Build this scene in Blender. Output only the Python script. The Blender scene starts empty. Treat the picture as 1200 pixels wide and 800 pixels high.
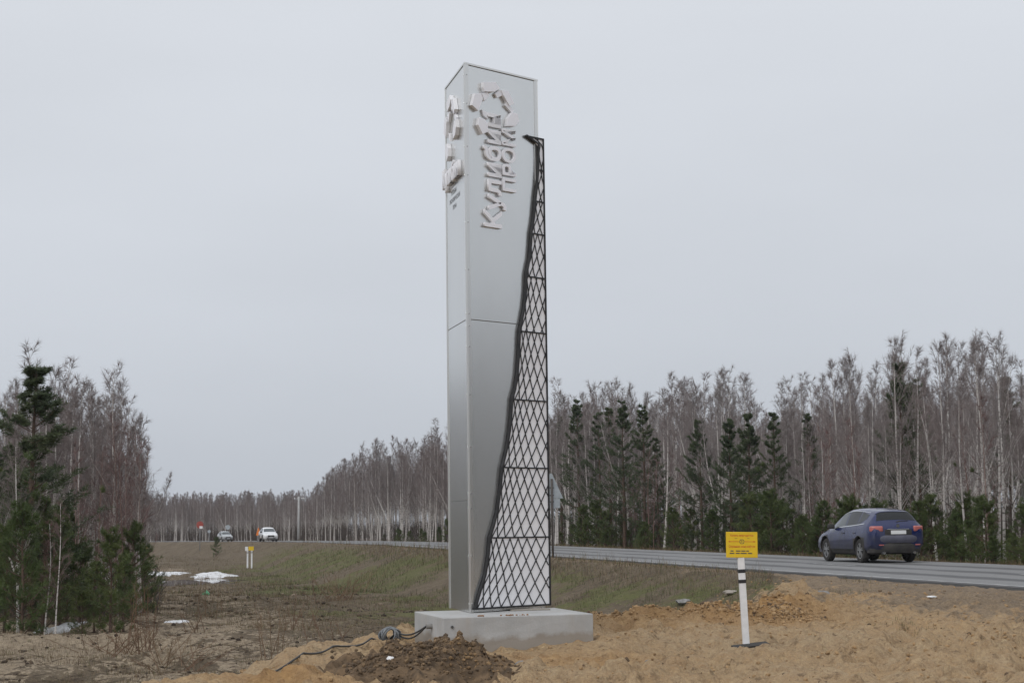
import bpy, bmesh, math, random
import numpy as np
from mathutils import Matrix, Vector

SC = bpy.context.scene
COL = SC.collection
RAD = math.radians
random.seed(7)
RNG = np.random.default_rng(11)

# ------------------------------------------------------------------ camera
EYE = 1.62
cam = bpy.data.cameras.new('camera')
cam.sensor_width = 36.0
cam.lens = 1950.0 / 1200.0 * 36.0
cam.clip_start = 0.1
cam.clip_end = 8000
cam_o = bpy.data.objects.new('camera', cam)
cam_o.matrix_world = (Matrix.Translation((0, 0, EYE)) @ Matrix.Rotation(RAD(90) + math.atan(.1092), 4, 'X')
                      @ Matrix.Rotation(-RAD(.75), 4, 'Z'))
COL.objects.link(cam_o)
SC.camera = cam_o

# ------------------------------------------------------------------ sky, sun, exposure
SUN_EL, SUN_AZ = RAD(42), RAD(212)      # azimuth clockwise from +Y (behind the viewer)
world = bpy.data.worlds.new('World')
SC.world = world
world.use_nodes = True
wt = world.node_tree
wt.nodes.clear()
WN = wt.nodes.new
w_out = WN('ShaderNodeOutputWorld')
w_bg = WN('ShaderNodeBackground')
w_bg.inputs['Strength'].default_value = 0.1
sky = WN('ShaderNodeTexSky')
sky.sky_type = 'NISHITA'
sky.sun_disc = False
sky.sun_elevation = SUN_EL
sky.sun_rotation = SUN_AZ
sky.air_density = 1.0
sky.dust_density = 4.0
hsv = WN('ShaderNodeHueSaturation')
hsv.inputs['Saturation'].default_value = 0.35
wt.links.new(sky.outputs[0], hsv.inputs['Color'])
tc = WN('ShaderNodeTexCoord')
sep = WN('ShaderNodeSeparateXYZ')
wt.links.new(tc.outputs['Generated'], sep.inputs[0])
elev = WN('ShaderNodeMapRange')            # closed cloud deck: zenith brighter than horizon
elev.inputs['From Min'].default_value = 0.0
elev.inputs['From Max'].default_value = 0.75
wt.links.new(sep.outputs['Z'], elev.inputs['Value'])
mp = WN('ShaderNodeMapping')
mp.inputs['Scale'].default_value = (1.2, 1.2, 4.0)
wt.links.new(tc.outputs['Generated'], mp.inputs['Vector'])
nz = WN('ShaderNodeTexNoise')
nz.inputs['Scale'].default_value = 1.6
nz.inputs['Detail'].default_value = 4.0
wt.links.new(mp.outputs[0], nz.inputs['Vector'])
nzr = WN('ShaderNodeMapRange')
nzr.inputs['From Min'].default_value = 0.3
nzr.inputs['From Max'].default_value = 0.7
nzr.inputs['To Min'].default_value = 0.952
nzr.inputs['To Max'].default_value = 1.048
wt.links.new(nz.outputs['Fac'], nzr.inputs['Value'])
deck = WN('ShaderNodeMix')
deck.data_type = 'RGBA'
deck.inputs['A'].default_value = (5.35, 5.72, 6.3, 1)      # horizon
deck.inputs['B'].default_value = (9.8, 10.1, 10.6, 1)       # zenith
wt.links.new(elev.outputs[0], deck.inputs['Factor'])
mul = WN('ShaderNodeVectorMath')
mul.operation = 'SCALE'
wt.links.new(deck.outputs['Result'], mul.inputs[0])
wt.links.new(nzr.outputs[0], mul.inputs['Scale'])
wmix = WN('ShaderNodeMix')
wmix.data_type = 'RGBA'
wmix.inputs['Factor'].default_value = 0.94
wt.links.new(hsv.outputs[0], wmix.inputs['A'])
wt.links.new(mul.outputs[0], wmix.inputs['B'])
wt.links.new(wmix.outputs['Result'], w_bg.inputs['Color'])
wt.links.new(w_bg.outputs[0], w_out.inputs['Surface'])

sun = bpy.data.lights.new('sun', 'SUN')
sun.energy = 0.95
sun.angle = RAD(35)
sun.color = (1.0, 0.985, 0.96)
sun_o = bpy.data.objects.new('sun', sun)
sd_ = Vector((math.sin(SUN_AZ) * math.cos(SUN_EL), math.cos(SUN_AZ) * math.cos(SUN_EL), math.sin(SUN_EL)))
sun_o.rotation_euler = sd_.to_track_quat('Z', 'Y').to_euler()
sun_o.location = (0, -5, 30)
COL.objects.link(sun_o)
SC.view_settings.view_transform = 'Standard'
SC.view_settings.look = 'None'
SC.view_settings.exposure = 0.0
SC.view_settings.gamma = 1.0
SC.view_settings.use_curve_mapping = False

# ------------------------------------------------------------------ helpers
def tag(o, label=None, cat=None, group=None, kind=None):
    if label: o['label'] = label
    if cat: o['category'] = cat
    if group: o['group'] = group
    if kind: o['kind'] = kind
    return o

def link(name, data, parent=None, mat=None):
    o = bpy.data.objects.new(name, data)
    COL.objects.link(o)
    if parent is not None: o.parent = parent
    if mat is not None and data is not None:
        data.materials.clear()
        data.materials.append(mat)
    return o

def empty(name, loc=(0, 0, 0), rz=0.0):
    o = bpy.data.objects.new(name, None)
    o.empty_display_size = .2
    o.location = loc
    o.rotation_euler = (0, 0, rz)
    COL.objects.link(o)
    return o

def np_mesh(name, V, T, smooth=False):
    V = np.asarray(V, np.float32); T = np.asarray(T, np.int32)
    me = bpy.data.meshes.new(name)
    me.vertices.add(len(V)); me.vertices.foreach_set('co', V.ravel())
    k = T.shape[1]
    me.loops.add(T.size); me.loops.foreach_set('vertex_index', T.ravel())
    me.polygons.add(len(T)); me.polygons.foreach_set('loop_start', np.arange(0, T.size, k, dtype=np.int32))
    me.polygons.foreach_set('use_smooth', np.full(len(T), smooth))
    me.update(calc_edges=True)
    return me

def bm_mesh(name, bm, smooth=False, angle=None):
    bmesh.ops.recalc_face_normals(bm, faces=bm.faces)
    me = bpy.data.meshes.new(name)
    bm.to_mesh(me); bm.free()
    if smooth:
        me.polygons.foreach_set('use_smooth', np.ones(len(me.polygons), bool))
        if angle: me.set_sharp_from_angle(angle=RAD(angle))
    return me

class Geo:
    """collects triangles / tubes in numpy"""
    def __init__(s): s.V = []; s.T = []; s.n = 0; s.C = []
    def add(s, V, T, col=None):
        V = np.asarray(V, float); T = np.asarray(T, int)
        s.V.append(V); s.T.append(T + s.n); s.n += len(V)
        if col is not None: s.C.append(np.broadcast_to(np.asarray(col, float), (len(V), 3)))
    def tube(s, path, radii, ns=5, col=None, caps=True):
        path = np.asarray(path, float); k = len(path); radii = np.broadcast_to(np.asarray(radii, float), (k,))
        d = np.gradient(path, axis=0); d /= np.linalg.norm(d, axis=1)[:, None] + 1e-9
        ref = np.array([1., 0, 0]) if abs(d[0][0]) < .8 else np.array([0, 1., 0])
        a = np.cross(d, ref); a /= np.linalg.norm(a, axis=1)[:, None] + 1e-9
        b = np.cross(d, a)
        th = np.arange(ns) / ns * 2 * math.pi
        V = path[:, None, :] + radii[:, None, None] * (np.cos(th)[None, :, None] * a[:, None, :] + np.sin(th)[None, :, None] * b[:, None, :])
        V = V.reshape(-1, 3)
        i = np.arange(k - 1)[:, None] * ns; j = np.arange(ns)[None, :]; j2 = (j + 1) % ns
        q0 = (i + j).ravel(); q1 = (i + j2).ravel(); q2 = (i + ns + j2).ravel(); q3 = (i + ns + j).ravel()
        T = np.concatenate([np.stack([q0, q1, q2], 1), np.stack([q0, q2, q3], 1)])
        if caps:
            e = (k - 1) * ns
            T = np.concatenate([T, [[0, m + 1, m] for m in range(1, ns - 1)], [[e, e + m, e + m + 1] for m in range(1, ns - 1)]])
        s.add(V, T, col)
    def cones(s, P0, P1, r, col=None):
        P0 = np.asarray(P0, float); P1 = np.asarray(P1, float); m = len(P0)
        if m == 0: return
        r = np.broadcast_to(np.asarray(r, float), (m,))
        d = P1 - P0; d /= np.linalg.norm(d, axis=1)[:, None] + 1e-9
        ref = np.where(np.abs(d[:, 2:3]) > .8, np.array([[1., 0, 0]]), np.array([[0, 0, 1.]]))
        a = np.cross(d, ref); a /= np.linalg.norm(a, axis=1)[:, None] + 1e-9
        b = np.cross(d, a)
        V = np.empty((m, 4, 3))
        for q in range(3):
            t = q * 2.0944
            V[:, q] = P0 + r[:, None] * (math.cos(t) * a + math.sin(t) * b)
        V[:, 3] = P1
        o = np.arange(m)[:, None] * 4
        T = np.concatenate([o + np.array([[0, 1, 3]]), o + np.array([[1, 2, 3]]), o + np.array([[2, 0, 3]])])
        s.add(V.reshape(-1, 3), T, col)
    def arrays(s): return np.concatenate(s.V), np.concatenate(s.T)
    def mesh(s, name, smooth=False):
        V, T = s.arrays()
        me = np_mesh(name, V, T, smooth)
        if s.C:
            C = np.concatenate(s.C)
            at = me.attributes.new('tint', 'FLOAT_COLOR', 'POINT')
            at.data.foreach_set('color', np.concatenate([C, np.ones((len(C), 1))], 1).astype(np.float32).ravel())
        return me

def box_bm(bm, x0, x1, y0, y1, z0, z1, M=None):
    vs = [bm.verts.new((x, y, z)) for z in (z0, z1) for y in (y0, y1) for x in (x0, x1)]
    if M is not None:
        for v in vs: v.co = M @ v.co
    for f in ((0, 1, 3, 2), (4, 6, 7, 5), (0, 4, 5, 1), (2, 3, 7, 6), (0, 2, 6, 4), (1, 5, 7, 3)):
        bm.faces.new([vs[i] for i in f])
    return vs

def bevel(bm, w, seg=2):
    bmesh.ops.bevel(bm, geom=list(bm.edges), offset=w, segments=seg, affect='EDGES', profile=.5)

def box(name, dims, mat, parent=None, loc=(0, 0, 0), bev=0.0, rot=None):
    bm = bmesh.new()
    x, y, z = dims
    box_bm(bm, -x / 2, x / 2, -y / 2, y / 2, -z / 2, z / 2)
    if bev: bevel(bm, bev)
    o = link(name, bm_mesh(name, bm), parent, mat)
    o.location = loc
    if rot: o.rotation_euler = rot
    return o

def prism_mesh(name, poly, d0, d1, frame, bev=0.0):
    """polygon (u,v) extruded between d0 and d1 along n; frame = (origin, U, V, N)"""
    O, U, Vv, N = frame
    bm = bmesh.new()
    lo = [bm.verts.new(O + U * u + Vv * v + N * d0) for u, v in poly]
    hi = [bm.verts.new(O + U * u + Vv * v + N * d1) for u, v in poly]
    bm.faces.new(lo); bm.faces.new(hi[::-1])
    k = len(poly)
    for i in range(k):
        bm.faces.new((lo[i], lo[(i + 1) % k], hi[(i + 1) % k], hi[i]))
    bmesh.ops.recalc_face_normals(bm, faces=bm.faces)
    if bev: bevel(bm, bev, 1)
    return bm_mesh(name, bm)

def text_mesh(body, size=1.0, extrude=0.0, offset=0.0):
    c = bpy.data.curves.new('lettering', 'FONT')
    c.body = body; c.size = size; c.extrude = extrude; c.offset = offset; c.resolution_u = 4
    o = bpy.data.objects.new('lettering', c)
    COL.objects.link(o)
    dg = bpy.context.evaluated_depsgraph_get()
    me = bpy.data.meshes.new_from_object(o.evaluated_get(dg))
    bpy.data.objects.remove(o); bpy.data.curves.remove(c)
    return me

def bounds(me):
    n = len(me.vertices); a = np.empty(n * 3, np.float32); me.vertices.foreach_get('co', a)
    return a.reshape(-1, 3)

def remap(me, fn):
    a = bounds(me); b = fn(a).astype(np.float32)
    me.vertices.foreach_set('co', b.ravel()); me.update()

# value noise ------------------------------------------------------
_TAB = np.random.default_rng(5).random((256, 256))
def vnoise(x, y):
    xi = np.floor(x).astype(int); yi = np.floor(y).astype(int)
    fx = x - xi; fy = y - yi
    fx = fx * fx * (3 - 2 * fx); fy = fy * fy * (3 - 2 * fy)
    a = _TAB[xi & 255, yi & 255]; b = _TAB[(xi + 1) & 255, yi & 255]
    c = _TAB[xi & 255, (yi + 1) & 255]; d = _TAB[(xi + 1) & 255, (yi + 1) & 255]
    return (a * (1 - fx) + b * fx) * (1 - fy) + (c * (1 - fx) + d * fx) * fy
def fbm(x, y, s, octv=4, gain=.5):
    v = 0; a = 1; t = 0
    for i in range(octv):
        v = v + a * vnoise(x / s + 17.3 * i, y / s + 9.1 * i); t += a; a *= gain; s *= .5
    return v / t - .5
def sstep(a, b, x):
    t = np.clip((x - a) / (b - a), 0, 1); return t * t * (3 - 2 * t)

# ------------------------------------------------------------------ materials
def mat(name, color=(.5, .5, .5), rough=.6, metal=0.0, spec=.5):
    m = bpy.data.materials.new(name)
    m.use_nodes = True
    b = m.node_tree.nodes['Principled BSDF']
    b.inputs['Base Color'].default_value = (*color, 1)
    b.inputs['Roughness'].default_value = rough
    b.inputs['Metallic'].default_value = metal
    b.inputs['Specular IOR Level'].default_value = spec
    return m

class NT:
    def __init__(s, m): s.t = m.node_tree; s.b = s.t.nodes['Principled BSDF']
    def n(s, k, **kw):
        o = s.t.nodes.new(k)
        for a, v in kw.items(): setattr(o, a, v)
        return o
    def l(s, a, b): s.t.links.new(a, b)
    def coords(s, scale=(1, 1, 1), kind='Object'):
        c = s.n('ShaderNodeTexCoord'); m_ = s.n('ShaderNodeMapping'); m_.inputs['Scale'].default_value = scale
        s.l(c.outputs[kind], m_.inputs['Vector']); return m_.outputs[0]
    def noise(s, vec, scale, detail=4, rough=.55, lo=.35, hi=.65):
        t = s.n('ShaderNodeTexNoise'); t.inputs['Scale'].default_value = scale; t.inputs['Detail'].default_value = detail
        t.inputs['Roughness'].default_value = rough
        if vec is not None: s.l(vec, t.inputs['Vector'])
        r = s.n('ShaderNodeMapRange'); r.inputs['From Min'].default_value = lo; r.inputs['From Max'].default_value = hi
        s.l(t.outputs['Fac'], r.inputs['Value']); return r.outputs[0]
    def mix(s, fac, a, b, blend='MIX'):
        m_ = s.n('ShaderNodeMix', data_type='RGBA', blend_type=blend)
        for v, i in ((fac, 'Factor'), (a, 'A'), (b, 'B')):
            if hasattr(v, 'is_linked') or hasattr(v, 'links'): s.l(v, m_.inputs[i])
            else:
                m_.inputs[i].default_value = v if i == 'Factor' else (*v, 1)
        return m_.outputs['Result']
    def math(s, op, a, b=0.0):
        m_ = s.n('ShaderNodeMath', operation=op)
        for i, v in enumerate((a, b)):
            if hasattr(v, 'links'): s.l(v, m_.inputs[i])
            else: m_.inputs[i].default_value = v
        return m_.outputs[0]
    def bump(s, h, strength=.4, dist=.02):
        b = s.n('ShaderNodeBump'); b.inputs['Strength'].default_value = strength; b.inputs['Distance'].default_value = dist
        s.l(h, b.inputs['Height']); s.l(b.outputs[0], s.b.inputs['Normal'])
    def color(s, c): s.l(c, s.b.inputs['Base Color'])
    def rough(s, r): s.l(r, s.b.inputs['Roughness'])

def m_ground():
    m = mat('ground', rough=.95, spec=.15); t = NT(m)
    v = t.coords()
    z = t.n('ShaderNodeAttribute', attribute_name='zone')
    sp = t.n('ShaderNodeSeparateColor'); t.l(z.outputs['Color'], sp.inputs[0])
    n1 = t.noise(v, .9, 6, .6); n2 = t.noise(v, 6, 5, .65); n3 = t.noise(v, 28, 4, .6); n4 = t.noise(v, .25, 4, .6); n5 = t.noise(v, 70, 3, .6); n6 = t.noise(v, 2.2, 6, .7)
    brown = t.mix(n1, (.105, .076, .052), (.225, .175, .12)); brown = t.mix(t.math('MULTIPLY', n3, .7), brown, (.065, .050, .038), 'MIX')
    brown2 = t.mix(t.math('MULTIPLY', n2, .6), brown, (.17, .14, .095))
    green = t.mix(n2, (.092, .122, .030), (.145, .148, .054)); green = t.mix(t.math('MULTIPLY', n3, .5), green, (.10, .080, .048)); green = t.mix(t.math('MULTIPLY', n1, .35), green, (.15, .12, .075))
    sand = t.mix(n6, (.41, .258, .118), (.47, .34, .195)); sand = t.mix(t.math('MULTIPLY', n4, .75), sand, (.45, .345, .215))
    sand = t.mix(t.math('MULTIPLY', n2, .55), sand, (.31, .18, .085)); sand = t.mix(t.math('MULTIPLY', n3, .5), sand, (.21, .14, .085)); sand = t.mix(t.math('MULTIPLY', n5, .35), sand, (.48, .39, .275))  # mottled sand tones, painted in to help out weak shading of the lumps
    fl = t.noise(v, 7.5, 6, .68, .53, .64); fm = t.noise(v, 1.3, 4, .6, .38, .62)
    flecks = t.math('MULTIPLY', fl, t.math('ADD', t.math('MULTIPLY', fm, .55), .25))  # soil flecks; shade of lumps and hollows is put into this colour too
    sand = t.mix(flecks, sand, (.14, .094, .058))
    fr = t.n('ShaderNodeAttribute', attribute_name='fresh')
    sand = t.mix(t.math('MULTIPLY', fr.outputs['Fac'], .8), sand, t.mix(n2, (.40, .23, .09), (.27, .15, .065)))
    pale = t.mix(n2, (.25, .195, .135), (.41, .335, .24)); pale = t.mix(t.math('MULTIPLY', n3, .45), pale, (.13, .10, .075))
    grav = t.mix(n3, (.15, .115, .085), (.29, .225, .16)); grav = t.mix(t.math('MULTIPLY', n6, .6), grav, (.34, .25, .155)); grav = t.mix(t.math('MULTIPLY', n2, .35), grav, (.13, .10, .078))
    def edge(a, k=.9):   # ragged border of a zone
        x = t.math('ADD', a, t.math('MULTIPLY', t.math('SUBTRACT', n2, .5), k))
        r = t.n('ShaderNodeMapRange'); r.inputs['From Min'].default_value = .38; r.inputs['From Max'].default_value = .62
        t.l(x, r.inputs['Value']); return r.outputs[0]
    brown2 = t.mix(t.math('MULTIPLY', fl, .5), brown2, (.05, .037, .028)); green = t.mix(t.math('MULTIPLY', fl, .7), green, (.062, .048, .032)); green = t.mix(t.noise(v, .55, 5, .65, .5, .62), green, (.135, .105, .066)); grav = t.mix(flecks, grav, (.10, .075, .055)); pale = t.mix(flecks, pale, (.10, .075, .055))
    c = t.mix(edge(sp.outputs[1], .9), brown2, green)
    c = t.mix(edge(sp.outputs[2], .9), c, pale)
    c = t.mix(edge(z.outputs['Alpha'], .7), c, grav)
    c = t.mix(edge(sp.outputs[0], .5), c, sand)
    t.color(c)
    h = t.math('ADD', t.math('MULTIPLY', n2, .7), t.math('MULTIPLY', n3, .3))
    t.bump(h, .8, .06)
    return m

def m_asphalt():
    m = mat('asphalt', rough=.85, spec=.2); t = NT(m)
    uv = t.n('ShaderNodeUVMap'); s = t.n('ShaderNodeSeparateXYZ'); t.l(uv.outputs[0], s.inputs[0])
    v = t.coords()
    fine = t.noise(v, 40, 3); big = t.noise(t.coords((.25, .25, .25)), 1.0, 5)
    # wheel tracks: four bands across the width
    cosv = t.math('COSINE', t.math('MULTIPLY', s.outputs[0], 4 * 2 * math.pi))
    wob = t.math('ADD', cosv, t.math('MULTIPLY', t.math('SUBTRACT', big, .5), 1.1))
    r = t.n('ShaderNodeMapRange'); r.inputs['From Min'].default_value = .0; r.inputs['From Max'].default_value = .8
    t.l(wob, r.inputs['Value'])
    c = t.mix(fine, (.185, .186, .188), (.235, .235, .236))
    c = t.mix(t.math('MULTIPLY', r.outputs[0], .85), c, (.075, .077, .081))
    c = t.mix(t.math('MULTIPLY', big, .25), c, (.20, .19, .178))
    t.color(c); t.bump(fine, .25, .01)
    return m

def m_noisy(name, a, b, scale, rough=.7, metal=0, spec=.4, bump=0.0, stretch=(1, 1, 1), detail=5, dist=.01):
    m = mat(name, a, rough, metal, spec); t = NT(m)
    n = t.noise(t.coords(stretch), scale, detail)
    t.color(t.mix(n, a, b))
    if bump: t.bump(n, bump, dist)
    return m

def m_birch():
    m = mat('birch_bark', rough=.85, spec=.2); t = NT(m)
    info = t.n('ShaderNodeObjectInfo')
    a = t.noise(t.coords((3, 3, 14)), 1.0, 4, .6, .55, .64)
    b = t.noise(t.coords((6, 6, 1.2)), 1.0, 4, .6, .35, .7)
    c = t.mix(b, (.70, .67, .64), (.50, .46, .43))
    c = t.mix(t.math('MULTIPLY', a, .85), c, (.06, .05, .045))
    base = t.mix(t.math('MULTIPLY', info.outputs['Random'], .4), c, (.22, .18, .16))
    t.color(base)
    return m

def m_var(name, cols, rough=.85, spec=.2, noise_scale=0):
    """colour varies from object to object between two tones"""
    m = mat(name, cols[0], rough, 0, spec); t = NT(m)
    info = t.n('ShaderNodeObjectInfo')
    c = t.mix(info.outputs['Random'], cols[0], cols[1])
    if noise_scale:
        c = t.mix(t.noise(t.coords(), noise_scale, 3), c, cols[2])
    t.color(c)
    return m

def m_tint(name, rough=.9, spec=.15):
    m = mat(name, rough=rough, spec=spec); t = NT(m)
    a = t.n('ShaderNodeAttribute', attribute_name='tint'); t.color(a.outputs['Color'])
    return m

def m_metal_panel():
    m = mat('satin_aluminium', (.78, .775, .75), .26, .92, .5); t = NT(m)
    n = t.noise(t.coords((.6, .6, .25)), 1.0, 3); d = t.noise(t.coords((3, 3, 1.2)), 1.0, 6, .65, .3, .8)
    c = t.mix(n, (.72, .728, .722), (.77, .778, .77))
    t.color(t.mix(t.math('MULTIPLY', d, .10), c, (.60, .57, .52)))
    return m

def m_concrete():
    m = mat('concrete', rough=.85, spec=.3); t = NT(m)
    v = t.coords(); n = t.noise(v, 3, 6, .6); f = t.noise(v, 40, 4); st = t.noise(t.coords((5, 5, .7)), 1.0, 5, .6, .5, .75)
    c = t.mix(n, (.37, .37, .365), (.45, .45, .445)); c = t.mix(t.math('MULTIPLY', f, .25), c, (.34, .335, .33))
    c = t.mix(t.math('MULTIPLY', st, .3), c, (.36, .30, .24))
    # damp, soil-stained foot with an uneven line (stays with the block)
    sx = t.n('ShaderNodeSeparateXYZ'); t.l(v, sx.inputs[0])
    hgt = t.math('ADD', sx.outputs[2], t.math('MULTIPLY', t.math('SUBTRACT', n, .5), .09))
    r = t.n('ShaderNodeMapRange'); r.inputs['From Min'].default_value = .225; r.inputs['From Max'].default_value = .165
    t.l(hgt, r.inputs['Value'])
    c = t.mix(t.math('MULTIPLY', r.outputs[0], .75), c, (.27, .23, .185))
    t.color(c); t.bump(f, .15, .006)
    return m

def m_carpaint(name, col, dirt=(.13, .11, .095)):
    m = mat(name, col, .28, .1, .4); t = NT(m)
    t.b.inputs['Coat Weight'].default_value = .6; t.b.inputs['Coat Roughness'].default_value = .12
    v = t.coords(); sx = t.n('ShaderNodeSeparateXYZ'); t.l(v, sx.inputs[0])
    n = t.noise(v, 3.0, 5)
    h = t.math('ADD', sx.outputs[2], t.math('MULTIPLY', t.math('SUBTRACT', n, .5), .35))
    r = t.n('ShaderNodeMapRange'); r.inputs['From Min'].default_value = .95; r.inputs['From Max'].default_value = .35
    t.l(h, r.inputs['Value'])
    d = t.math('MULTIPLY', r.outputs[0], .75)
    t.color(t.mix(d, col, dirt)); 
    rr = t.n('ShaderNodeMapRange'); rr.inputs['To Min'].default_value = .25; rr.inputs['To Max'].default_value = .75
    t.l(d, rr.inputs['Value']); t.rough(rr.outputs[0])
    return m

M = dict(
    ground=m_ground(), asphalt=m_asphalt(),
    paint=m_noisy('road_paint', (.55, .55, .54), (.30, .30, .30), 2.5, .7),
    panel=m_metal_panel(),
    trim=mat('trim_aluminium', (.70, .698, .68), .30, .92),
    seam=mat('seam_gasket', (.10, .10, .10), .8),
    letter=mat('white_letter', (.90, .90, .95), .45, 0, .4),
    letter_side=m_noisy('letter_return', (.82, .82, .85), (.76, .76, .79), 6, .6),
    dark_print=mat('dark_print', (.06, .06, .06), .6),
    black=m_noisy('black_steel', (.018, .018, .020), (.03, .03, .032), 12, .5),
    acrylic=mat('white_acrylic', (.90, .90, .93), .35, 0, .5),
    concrete=m_concrete(),
    white=m_noisy('white_paint', (.78, .78, .79), (.68, .68, .68), 10, .5),
    band=mat('black_band', (.02, .02, .022), .6),
    yellow=m_noisy('sign_yellow', (.74, .50, .02), (.68, .45, .015), 8, .5),
    red_print=mat('red_print', (.55, .07, .02), .6),
    rubber=m_noisy('rubber', (.020, .019, .018), (.04, .036, .032), 8, .8),
    galv=m_noisy('galvanised', (.42, .45, .47), (.34, .37, .39), 5, .5, .3),
    post_dark=m_noisy('post_dark', (.055, .048, .045), (.10, .085, .075), 8, .7),
    post_grey=m_noisy('post_grey', (.30, .30, .30), (.22, .22, .22), 4, .8),
    red=mat('sign_red', (.32, .065, .05), .5), orange=mat('orange_board', (.75, .20, .02), .5),
    plate=mat('sign_white', (.75, .75, .75), .5),
    soil=m_noisy('dark_soil', (.082, .060, .042), (.19, .13, .08), 7, .95, 0, .1, .8, (1, 1, 1), 6, .03),
    clod=m_var('soil_clod', ((.07, .052, .038), (.07, .052, .038), (.17, .115, .07)), .95, .1, 5),
    rust_soil=m_noisy('rust_soil', (.30, .155, .07), (.20, .11, .055), 9, .95),
    crumb=m_tint('crumbs'), grass=m_tint('dry_grass'),
    stone=m_noisy('stone', (.16, .155, .15), (.27, .26, .25), 8, .85, 0, .3, .4),
    litter=mat('white_litter', (.78, .78, .78), .5), green_bag=mat('green_plastic', (.05, .32, .14), .4),
    snow=m_noisy('old_snow', (.74, .755, .78), (.50, .49, .48), 2.2, .7, 0, .3, .3),
    water=mat('muddy_water', (.075, .066, .062), .03, 0, .3),
    cable=m_noisy('grey_cable', (.13, .14, .15), (.22, .23, .24), 10, .5),
    thin_cable=mat('black_cable', (.02, .02, .02), .5),
    birch=m_birch(),
    twig=m_var('birch_twig', ((.245, .218, .210), (.215, .176, .167))),
    red_bark=m_var('sapling_bark', ((.19, .115, .095), (.26, .19, .165))),
    red_twig=m_var('sapling_twig', ((.19, .115, .105), (.17, .125, .118))),
    pine_bark=m_noisy('pine_bark', (.13, .085, .06), (.07, .052, .042), 9, .95),
    needle=m_var('pine_needle', ((.085, .118, .036), (.13, .15, .048), (.055, .082, .028)), .6, .3, 1.2),
    needle_far=m_var('tall_pine_needle', ((.078, .102, .050), (.10, .12, .058), (.056, .078, .040)), .6, .3, 1.2),
    weed=m_var('dry_weed', ((.15, .09, .06), (.20, .14, .09))),
    blue=m_carpaint('blue_paint', (.006, .0135, .078), (.050, .048, .054)), silver=m_carpaint('white_car_paint', (.74, .75, .76), (.5, .48, .45)),
    grey_car=m_carpaint('grey_car_paint', (.34, .36, .37)),
    glass=mat('car_glass', (.010, .012, .014), .05, 0, .4),
    glass_clear=mat('windscreen_glass', (.045, .055, .06), .08, 0, .8),
    chrome=mat('chrome', (.62, .63, .64), .2, .9), tyre=m_noisy('tyre', (.028, .027, .026), (.055, .050, .045), 9, .9),
    rim=mat('alloy', (.33, .33, .33), .4, .6), plastic=m_noisy('black_plastic', (.030, .029, .028), (.055, .050, .046), 4, .75),
    dirt_bumper=m_noisy('dusty_bumper', (.105, .105, .14), (.075, .075, .10), 4, .6),
    tail=mat('tail_lamp', (.46, .14, .125), .25, 0, .6), lamp=mat('headlamp', (.55, .57, .60), .12, 0, .6),
)

# ------------------------------------------------------------------ terrain
C0, S0 = math.cos(RAD(12.7)), math.sin(RAD(12.7))
N0, N1 = 16.0, 23.5                      # near and far edge of the asphalt, measured square to the road
EDGE = np.array([(-6.0, -5.0), (-4.6, 8.0), (-3.45, 17.2), (-2.55, 21.0), (-1.95, 24.0), (-1.2, 26.0), (.3, 27.2), (2.2, 27.6),
                 (3.9, 27.8), (4.75, 29.6), (5.4, 33.5), (6.2, 38.5), (7.2, 44.5)])
def road_q(x, y): return -S0 * x + C0 * y
def road_shift(q): return .0019 * np.maximum(0, q - 150) ** 2
def road_n(x, y): return C0 * x + S0 * y + road_shift(road_q(x, y))
def road_z(q): return .31 - .0045 * np.maximum(0, q - 112)
def road_xy(n, q):
    m = n - road_shift(q)
    return C0 * m - S0 * q, S0 * m + C0 * q
def edge_sd(x, y):
    """signed distance to the edge of the sand platform, positive on its right-hand (camera/road) side"""
    best = np.full(np.shape(x), 1e9); sgn = np.ones(np.shape(x))
    for a, b in zip(EDGE[:-1], EDGE[1:]):
        d = b - a; L2 = d @ d
        t = np.clip(((x - a[0]) * d[0] + (y - a[1]) * d[1]) / L2, 0, 1)
        ex = x - a[0] - t * d[0]; ey = y - a[1] - t * d[1]
        dist = np.hypot(ex, ey); cr = d[0] * ey - d[1] * ex
        k = dist < best
        best = np.where(k, dist, best); sgn = np.where(k, np.where(cr < 0, 1.0, -1.0), sgn)
    return best * sgn
def berm_line(x, y, pts, w):
    best = np.zeros(np.shape(x))
    for (ax, ay, ah), (bx, by, bh) in zip(pts[:-1], pts[1:]):
        dx, dy = bx - ax, by - ay
        t = np.clip(((x - ax) * dx + (y - ay) * dy) / (dx * dx + dy * dy), 0, 1)
        dist = np.hypot(x - ax - t * dx, y - ay - t * dy)
        best = np.maximum(best, (ah + (bh - ah) * t) * np.exp(-(dist / w) ** 2))
    return best
BERM = [(1.35, 26.0, .16), (1.9, 25.9, .30), (2.45, 26.4, .15), (3.2, 26.1, .38), (4.0, 26.6, .38), (4.7, 28.2, .25)]
PUD = (-21.0, 106.0)
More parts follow.
